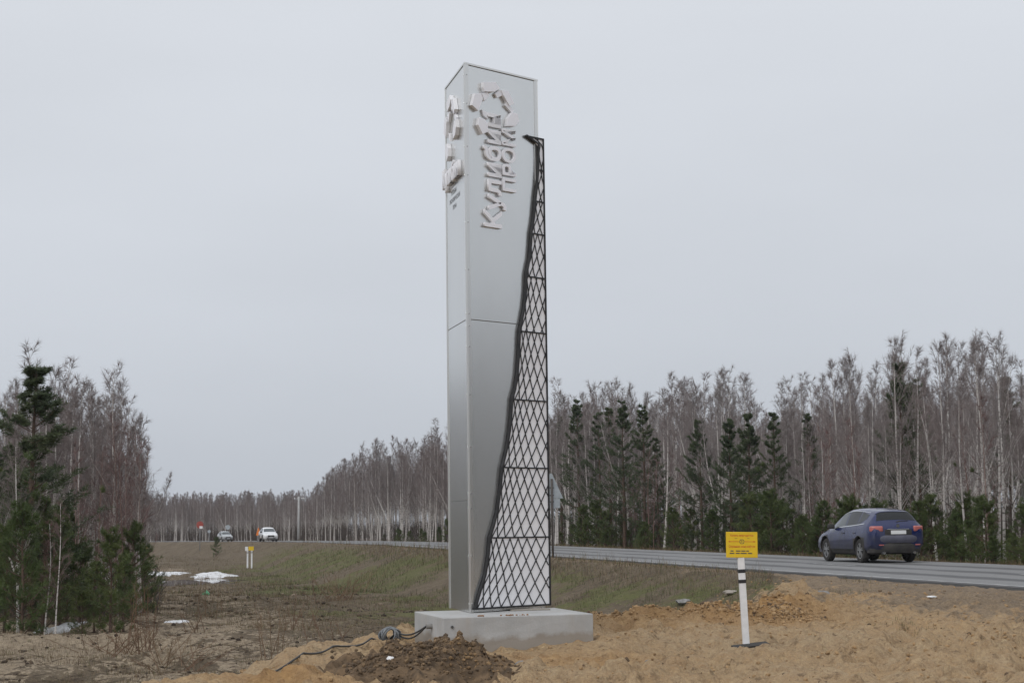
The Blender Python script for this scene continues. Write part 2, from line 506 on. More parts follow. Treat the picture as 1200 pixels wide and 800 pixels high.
def ground_z(x, y):
    x = np.asarray(x, float); y = np.asarray(y, float)
    n = road_n(x, y); q = road_q(x, y); zr = road_z(q)
    zd = -1.05 - .62 * sstep(45, 105, y) - .3 * sstep(140, 240, y)
    rough = .18 * fbm(x, y, 5.0, 4) + .17 * fbm(x + 40, y, 1.3, 4) - .12 * np.abs(fbm(x, y + 31, .5, 3))
    zl = zd + 1.6 * rough + .25 * sstep(-10, -26, x + .12 * y)
    slope = zr - .03 - np.maximum(0, N0 - 1.3 - n) / 2.7
    zl = np.maximum(zl, slope + .75 * rough)
    k = np.clip((zl - slope) / .5, -1, 1)
    zl = np.where(n > N0 - 1.3, zr - .035 + .12 * rough, zl)
    zl = zl + berm_line(x, y, [(-13.5, 40.5, .12), (-11.0, 38.5, .30), (-8.6, 39.0, .22), (-6.8, 41.0, .12)], 1.1) * (1 + 1.4 * fbm(x, y, .9, 4, .6)) + berm_line(x, y, [(-9.5, 31.5, .2), (-6.5, 33.0, .28), (-4.8, 36.0, .15)], .9) * (1 + 1.4 * fbm(x, y, .8, 4, .6))
    # sand platform
    s = edge_sd(x, y)
    sand = .30 * fbm(x, y, 2.6, 4) + .32 * fbm(x + 9, y, .8, 4, .6) - .34 * np.abs(fbm(x, y + 3, .55, 3, .6)) * (.4 + 1.2 * vnoise(x * .8, y * .8)) + .30 * fbm(x + 5, y + 7, .22, 3, .6) * (.3 + 1.3 * vnoise(x * .6 + 8, y * .6)) + .02
    sand = sand * (1 - .7 * np.exp(-(((x - .2) / 1.7) ** 2 + ((y - 21.9) / 1.5) ** 2)))
    up = sstep(9.5, 15.0, n)
    zp = .015 + sand * (1 - .75 * sstep(12, 15.5, n)) + up * (zr - .06)
    zp = zp + berm_line(x, y, BERM, .55) * (1 + 1.3 * fbm(x, y, .45, 4, .65))
    zp = zp + berm_line(x, y, [(4.75, 29.8, .3), (5.1, 31.2, .32)], .5) * (1 + .9 * fbm(x, y, .4, 3))
    zp = zp + .22 * np.exp(-(((x + 2.35) / .55) ** 2 + ((y - 17.4) / .6) ** 2)) * (1 + .9 * fbm(x, y, .35, 3))
    zp = zp + .10 * np.exp(-(((x - 1.1) / .7) ** 2 + ((y - 22.0) / .9) ** 2)) - .10 * np.exp(-(((x - 2.95) / .8) ** 2 + ((y - 21.3) / .9) ** 2))
    for ox in (0.0, 1.55):          # wheel ruts of a truck that came in from the road
        px_r = 4.1 + ox + (y - 17.0) * .235 + .35 * np.sin(y * .21 + 1.0); d = np.abs(x - px_r)
        zp = zp + (-.065 * np.exp(-(d / .15) ** 2) + .04 * np.exp(-((d - .27) / .10) ** 2)) * sstep(12.0, 10.0, n) * (.5 + vnoise(x * .5, y * .5))
    m = sstep(-2.6, .15, s)
    z = zl * (1 - m) + zp * m
    # far side of the road
    far = zr - .06 - .55 * sstep(24.6, 27.5, n) + .2 * sstep(28, 36, n) + .5 * rough * sstep(25, 27, n)
    z = np.where(n > (N0 + N1) / 2, far, z)
    # bed of the road stays under the asphalt
    inr = (n > N0 - .05) & (n < N1 + .05)
    z = np.where(inr, zr - .06, z)
    # puddle hollow
    z = z - .42 * np.exp(-(((x - PUD[0]) / 3.4) ** 2 + ((y - PUD[1]) / 8.0) ** 2))
    return z
def gz(x, y): return float(ground_z(np.array([float(x)]), np.array([float(y)]))[0])

def build_ground():
    r = np.concatenate([[.05, 2, 5, 8, 11], np.arange(13, 31, .066), np.arange(31, 64, .18), np.arange(64, 150, .85),
                        np.arange(150, 400, 4.5), np.geomspace(405, 4500, 22)])
    a = np.concatenate([np.arange(-180, -26, 4), np.arange(-26, -19, .5), np.arange(-19, 19.01, .105), np.arange(19.5, 26, .5), np.arange(26, 180, 4)])
    a = np.radians(a)
    A, R = np.meshgrid(a, r)
    X = R * np.sin(A); Y = R * np.cos(A)
    Z = ground_z(X, Y)
    back = sstep(10, 60, -Y)
    Z = Z * (1 - back) + (-.4) * back
    Z = np.where(R > 600, np.minimum(Z, -.8), Z)
    nr, na = X.shape
    V = np.stack([X.ravel(), Y.ravel(), Z.ravel()], 1)
    i = np.arange(nr - 1)[:, None] * na; j = np.arange(na)[None, :]; j2 = (j + 1) % na
    T = np.stack([(i + j).ravel(), (i + j2).ravel(), (i + na + j2).ravel(), (i + na + j).ravel()], 1)
    me = np_mesh('ground', V, T[:, ::-1], True)
    x, y = X.ravel(), Y.ravel()
    n = road_n(x, y); s = edge_sd(x, y); q = road_q(x, y)
    big = fbm(x, y, 9, 4); mid = fbm(x + 70, y, 2.2, 4); fine = fbm(x + 20, y * .8, .7, 4, .6)
    sand = sstep(-1.5, -.1, s) * (1 - .92 * sstep(10.5, 15.0, n + 3.5 * mid + 3 * fine))
    sand *= np.where(n > N0, 0, 1)
    green = sstep(4, 9, n + 6 * big) * (1 - sstep(13.2, 15.2, n + 2 * mid)) * sstep(-.12, .28, big + mid * .9 + .5 * fine + .17) * (1 - sstep(120, 190, y)) * .95
    green = np.maximum(green, .35 * sstep(.05, .2, big) * (n < 10))
    green = np.where(n > 24, .25 * sstep(26, 30, n) + .4 * big, green)
    pale = sstep(.0, .16, .75 * mid + .65 * fine + .4 * big + .035 + .10 * sstep(95, 40, y) - .05 * sstep(-2, -12, x) + .30 * np.exp(-(((x + 10.5) / 2.6) ** 2 + ((y - 36) / 5.0) ** 2))) * (1 - sstep(1, 7, n)) * (1 - .5 * sstep(60, 110, y))
    pale = np.maximum(pale, np.clip(3.2 * berm_line(x, y, [(-13.5, 40.5, .12), (-11.0, 38.5, .30), (-8.6, 39.0, .22), (-6.8, 41.0, .12)], 1.3) + 2.6 * berm_line(x, y, [(-9.5, 31.5, .2), (-6.5, 33.0, .28), (-4.8, 36.0, .15)], 1.1), 0, .8) * sstep(-.3, .1, fine + .12)) * .95
    pale = np.maximum(pale, .9 * np.exp(-(((x + 28) / 2.5) ** 2 + ((y - 131) / 4.0) ** 2)))
    pale = np.maximum(pale, sstep(-2.8, -1.2, s) * (1 - sstep(-.6, .4, s)) * (x < 0) * .8)
    grav = sstep(-.5, .5, s) * sstep(9.0, 12.0, n + 2 * mid) * (n < N0 + 1)
    grav = np.maximum(grav, sstep(14.5, 15.4, n + .9 * mid + .8 * fine) * (n < N0 + 1) * .85)
    grav = np.maximum(grav, (n > N1 - 1) * (1 - sstep(25.0, 26.2, n)))
    col = np.stack([sand, np.clip(green, 0, 1), np.clip(pale, 0, 1), grav], 1).astype(np.float32)
    fresh = berm_line(x, y, BERM, .8) / .34 + np.exp(-(((x + 2.35) / .7) ** 2 + ((y - 17.4) / .8) ** 2)) + .8 * np.exp(-(((x - .7) / .9) ** 2 + ((y - 20.2) / .7) ** 2))
    af = me.attributes.new('fresh', 'FLOAT', 'POINT'); af.data.foreach_set('value', np.clip(fresh, 0, 1).astype(np.float32))
    at = me.attributes.new('zone', 'FLOAT_COLOR', 'POINT')
    at.data.foreach_set('color', col.ravel())
    o = link('ground', me, None, M['ground'])
    tag(o, kind='structure')
    return o
build_ground()

# ------------------------------------------------------------------ road
def strip(name, n0, n1, q0, q1, dz, m, cols=1, step=3.0, kind='structure', skirt=0.0):
    q = np.arange(q0, q1 + step, step); k = cols + 1
    V = []; UV = []
    for u in np.linspace(0, 1, k):
        x, y = road_xy(n0 + (n1 - n0) * u, q)
        V.append(np.stack([x, y, road_z(q) + dz], 1)); UV.append(np.stack([np.full(len(q), u), q / 7.5], 1))
    if skirt:
        a = V[0] - [0, 0, skirt]; b = V[-1] - [0, 0, skirt]
        V = [a] + V + [b]; UV = [UV[0]] + UV + [UV[-1]]; k += 2; cols += 2
    V = np.stack(V, 1).reshape(-1, 3); UV = np.stack(UV, 1).reshape(-1, 2)
    i = np.arange(len(q) - 1)[:, None] * k; j = np.arange(cols)[None, :]
    T = np.stack([(i + j).ravel(), (i + j + 1).ravel(), (i + j + 1 + k).ravel(), (i + j + k).ravel()], 1)
    me = np_mesh(name, V, T, True)
    uv = me.uv_layers.new(name='UVMap')
    uv.data.foreach_set('uv', UV[T.ravel()].astype(np.float32).ravel())
    o = link(name, me, None, m)
    return tag(o, kind=kind)
road = strip('road', N0, N1, -60, 380, 0.0, M['asphalt'], 4, skirt=.25)
road.data.polygons.foreach_set('use_smooth', np.zeros(len(road.data.polygons), bool))
def line(n0, n1, q0, q1, dz=.004):
    o = strip('road_marking', n0, n1, q0, q1, dz, M['paint'], 1, min(3.0, q1 - q0))
    o.parent = road
    return o
line(N0 + .30, N0 + .40, -60, 380)
line(N1 - .40, N1 - .30, -60, 380)
for k in range(34):
    line((N0 + N1) / 2 - .05, (N0 + N1) / 2 + .05, -40 + k * 12.0, -40 + k * 12.0 + 3.0)

# ------------------------------------------------------------------ stele
A = Vector((-.601, 22.30, .447))
SIDE, HT = 1.385, 7.475
azr, azl = RAD(46.5), RAD(-13.5)
DR = Vector((math.sin(azr), math.cos(azr), 0)); DL = Vector((math.sin(azl), math.cos(azl), 0))
NR = Vector((math.cos(azr), -math.sin(azr), 0)); NL = Vector((-math.cos(azl), math.sin(azl), 0))
UP = Vector((0, 0, 1))
stele = empty('entrance_stele', A)
tag(stele, 'tall triangular silver stele with raised white lettering and black diamond lattice', 'stele')
ZERO = Vector((0, 0, 0))
FR = (ZERO, DR, UP, NR)
FL = (ZERO, DL, UP, NL)
DB = (DR * SIDE - DL * SIDE).normalized(); NB = DB.cross(UP) * -1
if NB.dot(DR + DL) < 0: NB = -NB
FB = (DL * SIDE, DB, UP, NB)
def panel(name, frame, u0, u1, z0, z1, d0, d1, m, bev=.003):
    return link(name, prism_mesh(name, [(u0, z0), (u1, z0), (u1, z1), (u0, z1)], d0, d1, frame, bev), stele, m)
# dark core seen only in the joints
core = bmesh.new()
cpts = [Vector((0, 0, 0)), DR * SIDE, DL * SIDE]
cen = (cpts[0] + cpts[1] + cpts[2]) / 3
lo = [core.verts.new(cen + (p - cen) * .93 + UP * .01) for p in cpts]; hi = [core.verts.new(cen + (p - cen) * .93 + UP * (HT - .03)) for p in cpts]
core.faces.new(lo); core.faces.new(hi)
for i in range(3): core.faces.new((lo[i], lo[(i + 1) % 3], hi[(i + 1) % 3], hi[i]))
link('inner_core', bm_mesh('inner_core', core), stele, M['seam'])
g = .006
for frame, cuts in ((FR, (0.002, 3.92, HT - .035)), (FL, (0.002, 1.485, 3.92, HT - .035)), (FB, (0.002, 3.92, HT - .035))):
    for a, b in zip(cuts[:-1], cuts[1:]):
        panel('cladding_panel', frame, .045, SIDE - .045, a + g / 2, b - g / 2, -.025, 0.0, M['panel'])
# corner angle trims with fixings
def corner_trim(P, F1, F2, s1, s2):
    """two flat legs of an angle profile, each lying on one face"""
    bm = bmesh.new()
    for (O, U, V_, N), s in ((F1, s1), (F2, s2)):
        u0, u1 = (-.006, .062) if s > 0 else (SIDE - .062, SIDE + .006)
        v = []
        for d in (-.012, .007 if s > 0 else .0065):
            v += [bm.verts.new(O + U * u + UP * z + N * d) for z in (.004, HT - .01) for u in (u0, u1)]
        for f in ((0, 1, 3, 2), (4, 6, 7, 5), (0, 4, 5, 1), (2, 3, 7, 6), (0, 2, 6, 4), (1, 5, 7, 3)):
            bm.faces.new([v[i] for i in f])
    return link('corner_trim', bm_mesh('corner_trim', bm), stele, M['trim'])
ct = corner_trim(A, FR, FL, 1, 1)
corner_trim(A, FR, FB, -1, -1)
corner_trim(A, FL, FB, -1, 1)
bmr = bmesh.new(); bmesh.ops.create_cone(bmr, segments=8, radius1=.011, radius2=.008, depth=.008, cap_ends=True)
riv = bm_mesh('fixing', bmr)
for z in (.12, .75, 1.38, 1.58, 2.2, 2.9, 3.55, 3.83, 4.0, 4.6, 5.25, 5.9, 6.3, 6.9, 7.3):
    for (O, U, V_, N) in (FR, FL):
        o = link('fixing', riv, ct, None)
        if not riv.materials: riv.materials.append(M['chrome'])
        o.location = U * .03 + UP * z + N * .011
        o.rotation_euler = N.to_track_quat('Z', 'Y').to_euler()
# cap
cap = bmesh.new()
lo = [cap.verts.new(cen + (p - cen) * 1.022 + UP * (HT - .032)) for p in cpts]; hi = [cap.verts.new(cen + (p - cen) * 1.022 + UP * HT) for p in cpts]
cap.faces.new(lo); cap.faces.new(hi)
for i in range(3): cap.faces.new((lo[i], lo[(i + 1) % 3], hi[(i + 1) % 3], hi[i]))
bmesh.ops.recalc_face_normals(cap, faces=cap.faces); bevel(cap, .004, 1)
link('cap', bm_mesh('cap', cap), stele, M['trim'])

# --- lattice light box on the right-hand face
CURVE = [(1.122, 6.603), (1.345, 6.515), (1.350, 6.342), (1.338, 6.155), (1.314, 5.953), (1.280, 5.752), (1.262, 5.628), (1.242, 5.466), (1.200, 5.282),
         (1.187, 5.241), (1.174, 5.069), (1.145, 4.866), (1.085, 4.660), (1.078, 4.604), (1.066, 4.406), (1.031, 4.174), (.972, 3.954),
         (.936, 3.832), (.910, 3.491), (.880, 3.235), (.829, 3.008), (.775, 2.882), (.754, 2.681), (.716, 2.428), (.657, 2.182),
         (.573, 1.936), (.538, 1.687), (.475, 1.359), (.396, 1.142), (.329, .994), (.299, .767), (.237, .497), (.142, .286), (.044, .052)]
cz = np.array([p[1] for p in CURVE])[::-1]; cu = np.array([p[0] for p in CURVE])[::-1]
URT = 1.462
def ul(z): return float(np.interp(z, cz, cu))
D0, D1 = .008, .052
def plate(name, pts, w_in, d0, d1, m, parent):
    """thin wall that follows a polyline on the face"""
    bm = bmesh.new(); rows = []
    P = np.array(pts); d = np.gradient(P, axis=0); d /= np.linalg.norm(d, axis=1)[:, None]
    nn = np.stack([-d[:, 1], d[:, 0]], 1)
    O, U, V_, N = FR
    for p, q in zip(P, nn):
        r = []
        for off, dd in ((0, d0), (w_in, d0), (w_in, d1), (0, d1)):
            w = p + q * off; r.append(bm.verts.new(O + U * w[0] + V_ * w[1] + N * dd))
        rows.append(r)
    for a, b in zip(rows[:-1], rows[1:]):
        for i in range(4): bm.faces.new((a[i], a[(i + 1) % 4], b[(i + 1) % 4], b[i]))
    bm.faces.new(rows[0]); bm.faces.new(rows[-1])
    return link(name, bm_mesh(name, bm), parent, m)
lat = plate('lattice_screen', CURVE[::-1], -.022, D0, D1, M['black'], stele)
plate('edge_frame', [(URT, .046), (URT, 6.60)], .022, D0, D1 + .002, M['black'], lat)
plate('edge_frame', [(1.135, 6.612), (URT, 6.612)], -.022, D0, D1 + .001, M['black'], lat)
plate('edge_frame', [(.035, .042), (URT, .042)], .024, D0, D1 + .001, M['black'], lat)
# white backing sheet, one piece per bay
BARS = [.044, .985, 1.932, 2.865, 3.82, 4.60, 5.22, 5.69, 6.145, 6.60]
for a, b in zip(BARS[:-1], BARS[1:]):
    zs = np.linspace(a + .004, b - .004, 9)
    poly = [(ul(z) + .012, z) for z in zs] + [(URT - .012, b - .004), (URT - .012, a + .004)]
    link('white_panel', prism_mesh('white_panel', poly, D1 - .022, D1 - .014, FR), lat, M['acrylic'])
def rod(name, pts, w=.017):
    bm = bmesh.new(); O, U, V_, N = FR
    P = np.array(pts); d = np.gradient(P, axis=0); d /= np.linalg.norm(d, axis=1)[:, None]
    nn = np.stack([-d[:, 1], d[:, 0]], 1); rows = []
    dz = D1 - .013 + random.random() * .003
    for p, q in zip(P, nn):
        rows.append([bm.verts.new(O + U * (p + q * o_)[0] + V_ * (p + q * o_)[1] + N * dd) for o_, dd in ((-w / 2, dz), (w / 2, dz), (w / 2, dz + .010), (-w / 2, dz + .010))])
    for a, b in zip(rows[:-1], rows[1:]):
        for i in range(4): bm.faces.new((a[i], a[(i + 1) % 4], b[(i + 1) % 4], b[i]))
    bm.faces.new(rows[0]); bm.faces.new(rows[-1])
    return link(name, bm_mesh(name, bm), lat, M['black'])
for z in BARS[1:-1]:
    rod('cross_bar', [(ul(z) + .004, z), (URT - .004, z - .004)], .018)
NB_ = [8.0, 6.9, 5.9, 4.9, 3.9, 3.0, 2.2, 1.6, 1.2]
TR_ = [3.1, 3.0, 2.9, 2.8, 2.3, 1.9, 1.7, 1.4, 1.2]
for (a, b), nw, tr in zip(zip(BARS[:-1], BARS[1:]), NB_, TR_):
    for sgn in (1, -1):
        for k in range(-6, 16):
            pts = []
            for v in np.linspace(0, 1, 13):
                w = nw - (k + .35 + (tr * v if sgn > 0 else tr * (1 - v)) - 1.0)
                if -.02 <= w <= nw + .02:
                    w = min(max(w / nw, 0), 1); z = a + (b - a) * v
                    u = ul(z); pts.append((u + (URT - u) * w ** 1.38, z))
            if len(pts) >= 3: rod('lattice_rod', pts, .0105)

# --- emblem blocks and letters
EMB = [(.15, [(.188, 7.231), (.421, 7.272), (.503, 7.199), (.392, 7.127), (.212, 7.103), (.183, 7.16)]),
       (.10, [(.42, 7.11), (.515, 7.187), (.617, 7.132), (.467, 7.061)]),
       (.15, [(.529, 7.177), (.663, 7.187), (.775, 7.024), (.679, 6.979), (.558, 7.118)]),
       (.10, [(.643, 7.023), (.785, 6.927), (.754, 6.879), (.612, 6.978)]),
       (.15, [(.719, 6.889), (.842, 6.886), (.863, 6.787), (.792, 6.705), (.616, 6.679), (.641, 6.791)]),
       (.15, [(.023, 7.043), (.149, 7.059), (.177, 6.991), (.086, 6.808), (-.03, 6.874)]),
       (.10, [(.157, 7.074), (.284, 7.109), (.317, 7.067), (.226, 6.973), (.194, 7.048)]),
       (.08, [(.182, 6.848), (.283, 6.822), (.289, 6.725), (.208, 6.772)]),
       (.15, [(.102, 6.721), (.21, 6.711), (.264, 6.646), (.263, 6.543), (.167, 6.495), (.08, 6.615)])]
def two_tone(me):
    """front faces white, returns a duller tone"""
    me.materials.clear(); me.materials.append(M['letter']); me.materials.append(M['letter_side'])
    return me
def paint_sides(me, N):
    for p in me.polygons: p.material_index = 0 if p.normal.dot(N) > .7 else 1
for d, poly in EMB:
    for frame, f in ((FR, lambda u, z: (u + .105, z)), (FL, lambda u, z: (1.19 - u * .98, 6.99 + (z - 6.88) * 1.16 - .24))):
        me = two_tone(prism_mesh('emblem_block', [f(u, z) for u, z in poly], .002, d * .40, frame, .002))
        paint_sides(me, frame[3])
        link('emblem_block', me, stele)
def raised(body, place, frame, depth):
    """each character becomes one mesh; place(x,y) maps text space to the face"""
    full = text_mesh(body, 1.0, .5, .022); fb = bounds(full); x0, x1 = fb[:, 0].min(), fb[:, 0].max()
    bpy.data.meshes.remove(full)
    xs = []
    for i in range(len(body)):       # advance of the run before the character
        if body[i] == ' ': continue
        w_to = text_mesh(body[:i + 1], 1.0, .5, .022); bt = bounds(w_to); right = bt[:, 0].max(); bpy.data.meshes.remove(w_to)
        me = text_mesh(body[i], 1.0, .5, .022); b = bounds(me); b[:, 0] += right - b[:, 0].max()
        O, U, V_, N = frame
        def fn(a, b=b):
            uv = np.array([place((p[0] - x0) / (x1 - x0), p[1]) for p in b]); dd = np.where(b[:, 2] > 0, depth, .002)
            return np.array(O)[None] + uv[:, :1] * np.array(U)[None] + uv[:, 1:] * np.array(V_)[None] + dd[:, None] * np.array(N)[None]
        remap(me, fn)
        bm = bmesh.new(); bm.from_mesh(me); bmesh.ops.remove_doubles(bm, verts=bm.verts, dist=1e-4); bmesh.ops.recalc_face_normals(bm, faces=bm.faces); bm.to_mesh(me); bm.free()
        two_tone(me); paint_sides(me, N)
        link('letter', me, stele)
raised('Кулибин', lambda s, y: (.618 - y * .42, 5.22 + s * 1.60), FR, .046)
raised('ПРОМ', lambda s, y: (.90 - y * .335, 5.76 + s * .88), FR, .046)
raised('Кулибин', lambda s, y: (1.36 - s * 1.10, 5.96 + y * .36), FL, .06)
def print_text(body, frame, u, z, h, width, m, parent, flip=-1, d=.0015):
    me = text_mesh(body, 1.0, 0, .004); b = bounds(me); x0, x1 = b[:, 0].min(), b[:, 0].max()
    O, U, V_, N = frame
    remap(me, lambda a: np.array(O)[None] + (u + flip * (a[:, :1] - x0) / (x1 - x0) * width) * np.array(U)[None] + (z + a[:, 1:2] * h) * np.array(V_)[None] + d * np.array(N)[None])
    return link('printed_line', me, parent, m)
print_text('ОСОБАЯ', FL, 1.0, 5.80, .085, .36, M['dark_print'], stele)
print_text('ЭКОНОМИЧЕСКАЯ', FL, 1.12, 5.69, .085, .72, M['dark_print'], stele)
print_text('ЗОНА', FL, .9, 5.58, .085, .26, M['dark_print'], stele)
panel('printed_rule', FL, .50, .98, 5.905, 5.912, .0005, .002, M['dark_print'], 0)

# ------------------------------------------------------------------ concrete block
blk_o = Vector((-.919, 21.271, 0)); blk_rz = math.atan2(.534, 1.923)
bm = bmesh.new(); box_bm(bm, 0, 1.996, 0, 1.712, -.25, .447)
bmesh.ops.subdivide_edges(bm, edges=list(bm.edges), cuts=6, use_grid_fill=True)
for v in bm.verts:
    k = random.random() * .004
    if v.co.z < .44: v.co += Vector((random.uniform(-1, 1) * .003, random.uniform(-1, 1) * .003, 0))
me = bm_mesh('concrete_plinth', bm)
block = link('concrete_plinth', me, None, M['concrete'])
mod = block.modifiers.new('bevel', 'BEVEL'); mod.width = .012; mod.segments = 2; mod.limit_method = 'ANGLE'
block.location = blk_o; block.rotation_euler = (0, 0, blk_rz)
tag(block, 'grey concrete plinth block under the silver stele', 'plinth')
# conduit on the short side and a small hole in front
bm = bmesh.new(); bmesh.ops.create_cone(bm, segments=12, radius1=.035, radius2=.035, depth=.1, cap_ends=True)
o = link('conduit', bm_mesh('conduit', bm), block, M['stone']); o.location = (-.03, .62, .31); o.rotation_euler = (0, RAD(90), 0)
bm = bmesh.new(); bmesh.ops.create_cone(bm, segments=10, radius1=.020, radius2=.016, depth=.03, cap_ends=True)
o = link('anchor_hole', bm_mesh('anchor_hole', bm), block, M['dark_print']); o.location = (.12, -.006, .33); o.rotation_euler = (RAD(90), 0, 0)
box('mortar_bed', (.55, .28, .02), M['concrete'], block, (1.48, 1.25, .456), .006)
# soil crumbs on its top edge
for k in range(26):
    x = random.choice([random.gauss(.52, .03), random.gauss(.85, .05), random.gauss(1.05, .05)])
    bm = bmesh.new(); bmesh.ops.create_icosphere(bm, subdivisions=1, radius=random.uniform(.006, .018))
    for v in bm.verts: v.co *= random.uniform(.7, 1.2)
    o = link('soil_crumb', bm_mesh('soil_crumb', bm), block, M['rust_soil']); o.location = (x, random.uniform(.02, .10), .452)

# ------------------------------------------------------------------ marker posts with signs
def text_on(body, x, z, h, width, m, parent, y):
    """flat print on a plate whose face looks along -Y; (x, z) is the left end of the baseline"""
    me = text_mesh(body, 1.0, 0, .006); b = bounds(me); x0, x1 = b[:, 0].min(), b[:, 0].max()
    remap(me, lambda a: np.stack([x + (a[:, 0] - x0) / (x1 - x0) * width, np.full(len(a), y), z + a[:, 1] * h], 1))
    return link('printed_line', me, parent, m)
def bar_on(name, x0, x1, z0, z1, m, parent, y):
    me = np_mesh(name, [(x0, y, z0), (x1, y, z0), (x1, y, z1), (x0, y, z1)], [(0, 1, 2, 3)])
    return link(name, me, parent, m)
post = empty('cable_marker_post', (2.93, 21.45, gz(2.93, 21.45)))
tag(post, 'white marker post with black bands and yellow warning sign, stuck in the sand', 'marker post')
tilt = Matrix.Rotation(RAD(-2.2), 4, 'Y') @ Matrix.Rotation(RAD(1.0), 4, 'X')
def tilted(o): o.matrix_local = tilt @ o.matrix_local; return o
bm = bmesh.new(); box_bm(bm, -.042, .042, -.042, .042, -.25, 1.235); bevel(bm, .008, 2)
shaft = tilted(link('shaft', bm_mesh('shaft', bm), post, M['white']))
for z in (1.005, .875):
    tilted(link('black_band', (lambda b: (box_bm(b, -.0445, .0445, -.0445, .0445, z, z + .045), bm_mesh('black_band', b))[1])(bmesh.new()), post, M['band']))
bm = bmesh.new(); box_bm(bm, -.065, .065, -.03, .05, 1.19, 1.24); tilted(link('bracket', bm_mesh('bracket', bm), post, M['white']))
# plate (keeps level)
bm = bmesh.new(); box_bm(bm, -.204, .204, -.012, .004, 0, .325); bevel(bm, .004, 1)
sign = link('sign_plate', bm_mesh('sign_plate', bm), post, M['yellow']); sign.location = (-.035, -.055, 1.195); sign.rotation_euler = (RAD(-2), RAD(1.2), RAD(5))
fy = -.0135
text_on('Копать запрещается', -.15, .268, .040, .30, M['red_print'], sign, fy)
text_on('Охранная зона кабеля', -.17, .128, .040, .34, M['red_print'], sign, fy)
bar_on('arrow_line', -.165, -.035, .200, .206, M['red_print'], sign, fy); bar_on('arrow_line', .035, .165, .200, .206, M['red_print'], sign, fy)
for sx in (-1, 1):
    me = np_mesh('arrow_head', [(sx * .178, fy, .203), (sx * .152, fy, .213), (sx * .152, fy, .193)], [(0, 1, 2)]); link('arrow_head', me, sign, M['red_print'])
g_ = Geo(); th = np.linspace(0, 2 * math.pi, 21)
g_.tube(np.stack([.028 * np.cos(th), np.full(21, fy - .001), .203 + .028 * np.sin(th)], 1), .0035, 5); link('ring', g_.mesh('ring'), sign, M['dark_print'])
bar_on('pictogram', -.004, .004, .187, .220, M['dark_print'], sign, fy)
bar_on('pictogram', -.09, -.06, .242, .246, M['dark_print'], sign, fy); bar_on('pictogram', .07, .10, .242, .246, M['dark_print'], sign, fy)
for z, segs in ((.078, ((-.15, -.11), (-.08, -.02), (-.01, .045), (.055, .09))), (.048, ((-.16, -.10), (-.08, -.03), (-.02, .06), (.075, .13)))):
    for a, b in segs: bar_on('small_print', a, b, z, z + .013, M['dark_print'], sign, fy)
mat_b = box('rubber_sheet', (.46, .20, .022), M['rubber'], None, (2.97, 21.34, max(gz(2.8, 21.34), gz(3.15, 21.34), gz(2.97, 21.2), gz(2.85, 21.25), gz(3.1, 21.25)) + .045), .004, (RAD(6), RAD(-5), RAD(10)))
tag(mat_b, 'black rubber sheet lying at the foot of the white marker post', 'rubber sheet')

def twin_post(px, py, label, h=1.6):
    r = empty('twin_marker_post', (px, py, gz(px, py)))
    tag(r, label, 'marker post')
    for sx in (-.17, .17):
        box('shaft', (.12, .12, h + .3), M['white'], r, (sx, 0, h / 2 - .15), .01)
        box('black_band', (.124, .124, .06), M['band'], r, (sx, 0, h - .3))
    box('sign_plate', (.22, .03, .34), M['plate'], r, (-.24, -.09, h + .02)); box('sign_plate', (.42, .03, .32), M['yellow'], r, (.13, -.09, h + .04))
twin_post(-21.5, 136, 'pair of white posts with yellow plate below the distant white car')
twin_post(-31.0, 140, 'pair of white posts beside the pine at the left grove')

# ------------------------------------------------------------------ road signs, pole
def tri_plate(w, h, t):
    return prism_mesh('sign_plate', [(-w / 2, 0), (w / 2, 0), (w * .04, h), (-w * .04, h)], 0, t, (ZERO, Vector((1, 0, 0)), UP, Vector((0, 1, 0))), .004)
def disc_mesh(name, r, t, r0=0.0):
    bm = bmesh.new(); bmesh.ops.create_cone(bm, segments=24, radius1=r, radius2=r, depth=t, cap_ends=True)
    bmesh.ops.rotate(bm, verts=bm.verts, matrix=Matrix.Rotation(RAD(90), 3, 'X')); return bm_mesh(name, bm)
def pole_mesh(name, r, h, r2=None):
    g_ = Geo(); g_.tube([(0, 0, -.4), (0, 0, h * .5), (0, 0, h)], [r, ((r2 or r) + r) / 2, r2 or r], 10); return g_.mesh(name, True)
sx_, sy_ = road_xy(15.45, road_q(1.53, 66.0))
sg = empty('warning_sign', (1.50, 66.0, gz(1.50, 66.0)), RAD(8))
tag(sg, 'grey back of a triangular road sign on the verge beside the silver stele', 'road sign')
link('pole', pole_mesh('pole', .045, 3.1), sg, M['post_dark'])
o = link('sign_plate', tri_plate(.96, .98, .02), sg, M['galv']); o.location = (-.02, .06, 2.33)
box('distance_plate', (.62, .02, .36), M['galv'], sg, (.02, .07, 2.13), .004)
for z in (2.2, 2.45, 2.75): box('clamp', (.16, .03, .04), M['post_dark'], sg, (0, .045, z))
def round_sign(x, y, top, r, label, front, name='round_sign', plate_=False):
    z0 = gz(x, y); s_ = empty(name, (x, y, z0)); tag(s_, label, 'road sign')
    H = top - z0
    link('pole', pole_mesh('pole', .05, H), s_, M['post_grey'])
    o = link('sign_plate', disc_mesh('sign_plate', r, .03), s_, front); o.location = (0, -.07, H - r)
    if front is M['red']:
        o = link('sign_face', disc_mesh('sign_face', r * .62, .012), s_, M['red']); o.location = (0, -.093, H - r)
    if plate_: box('lower_plate', (.36, .02, .30), M['plate'], s_, (.14, -.12, H - r * 2 + .12))
round_sign(-37.0, 197, 2.35, .42, 'red round road sign with white plate before the far wood', M['red'], plate_=True)
round_sign(-35.6, 208, 1.9, .30, 'grey round road sign back above the distant grey car', M['galv'])
round_sign(-39.2, 215, 1.3, .2, 'low pale round sign back between two distant signs', M['galv'])
fx, fy_ = -29.6, 193.0
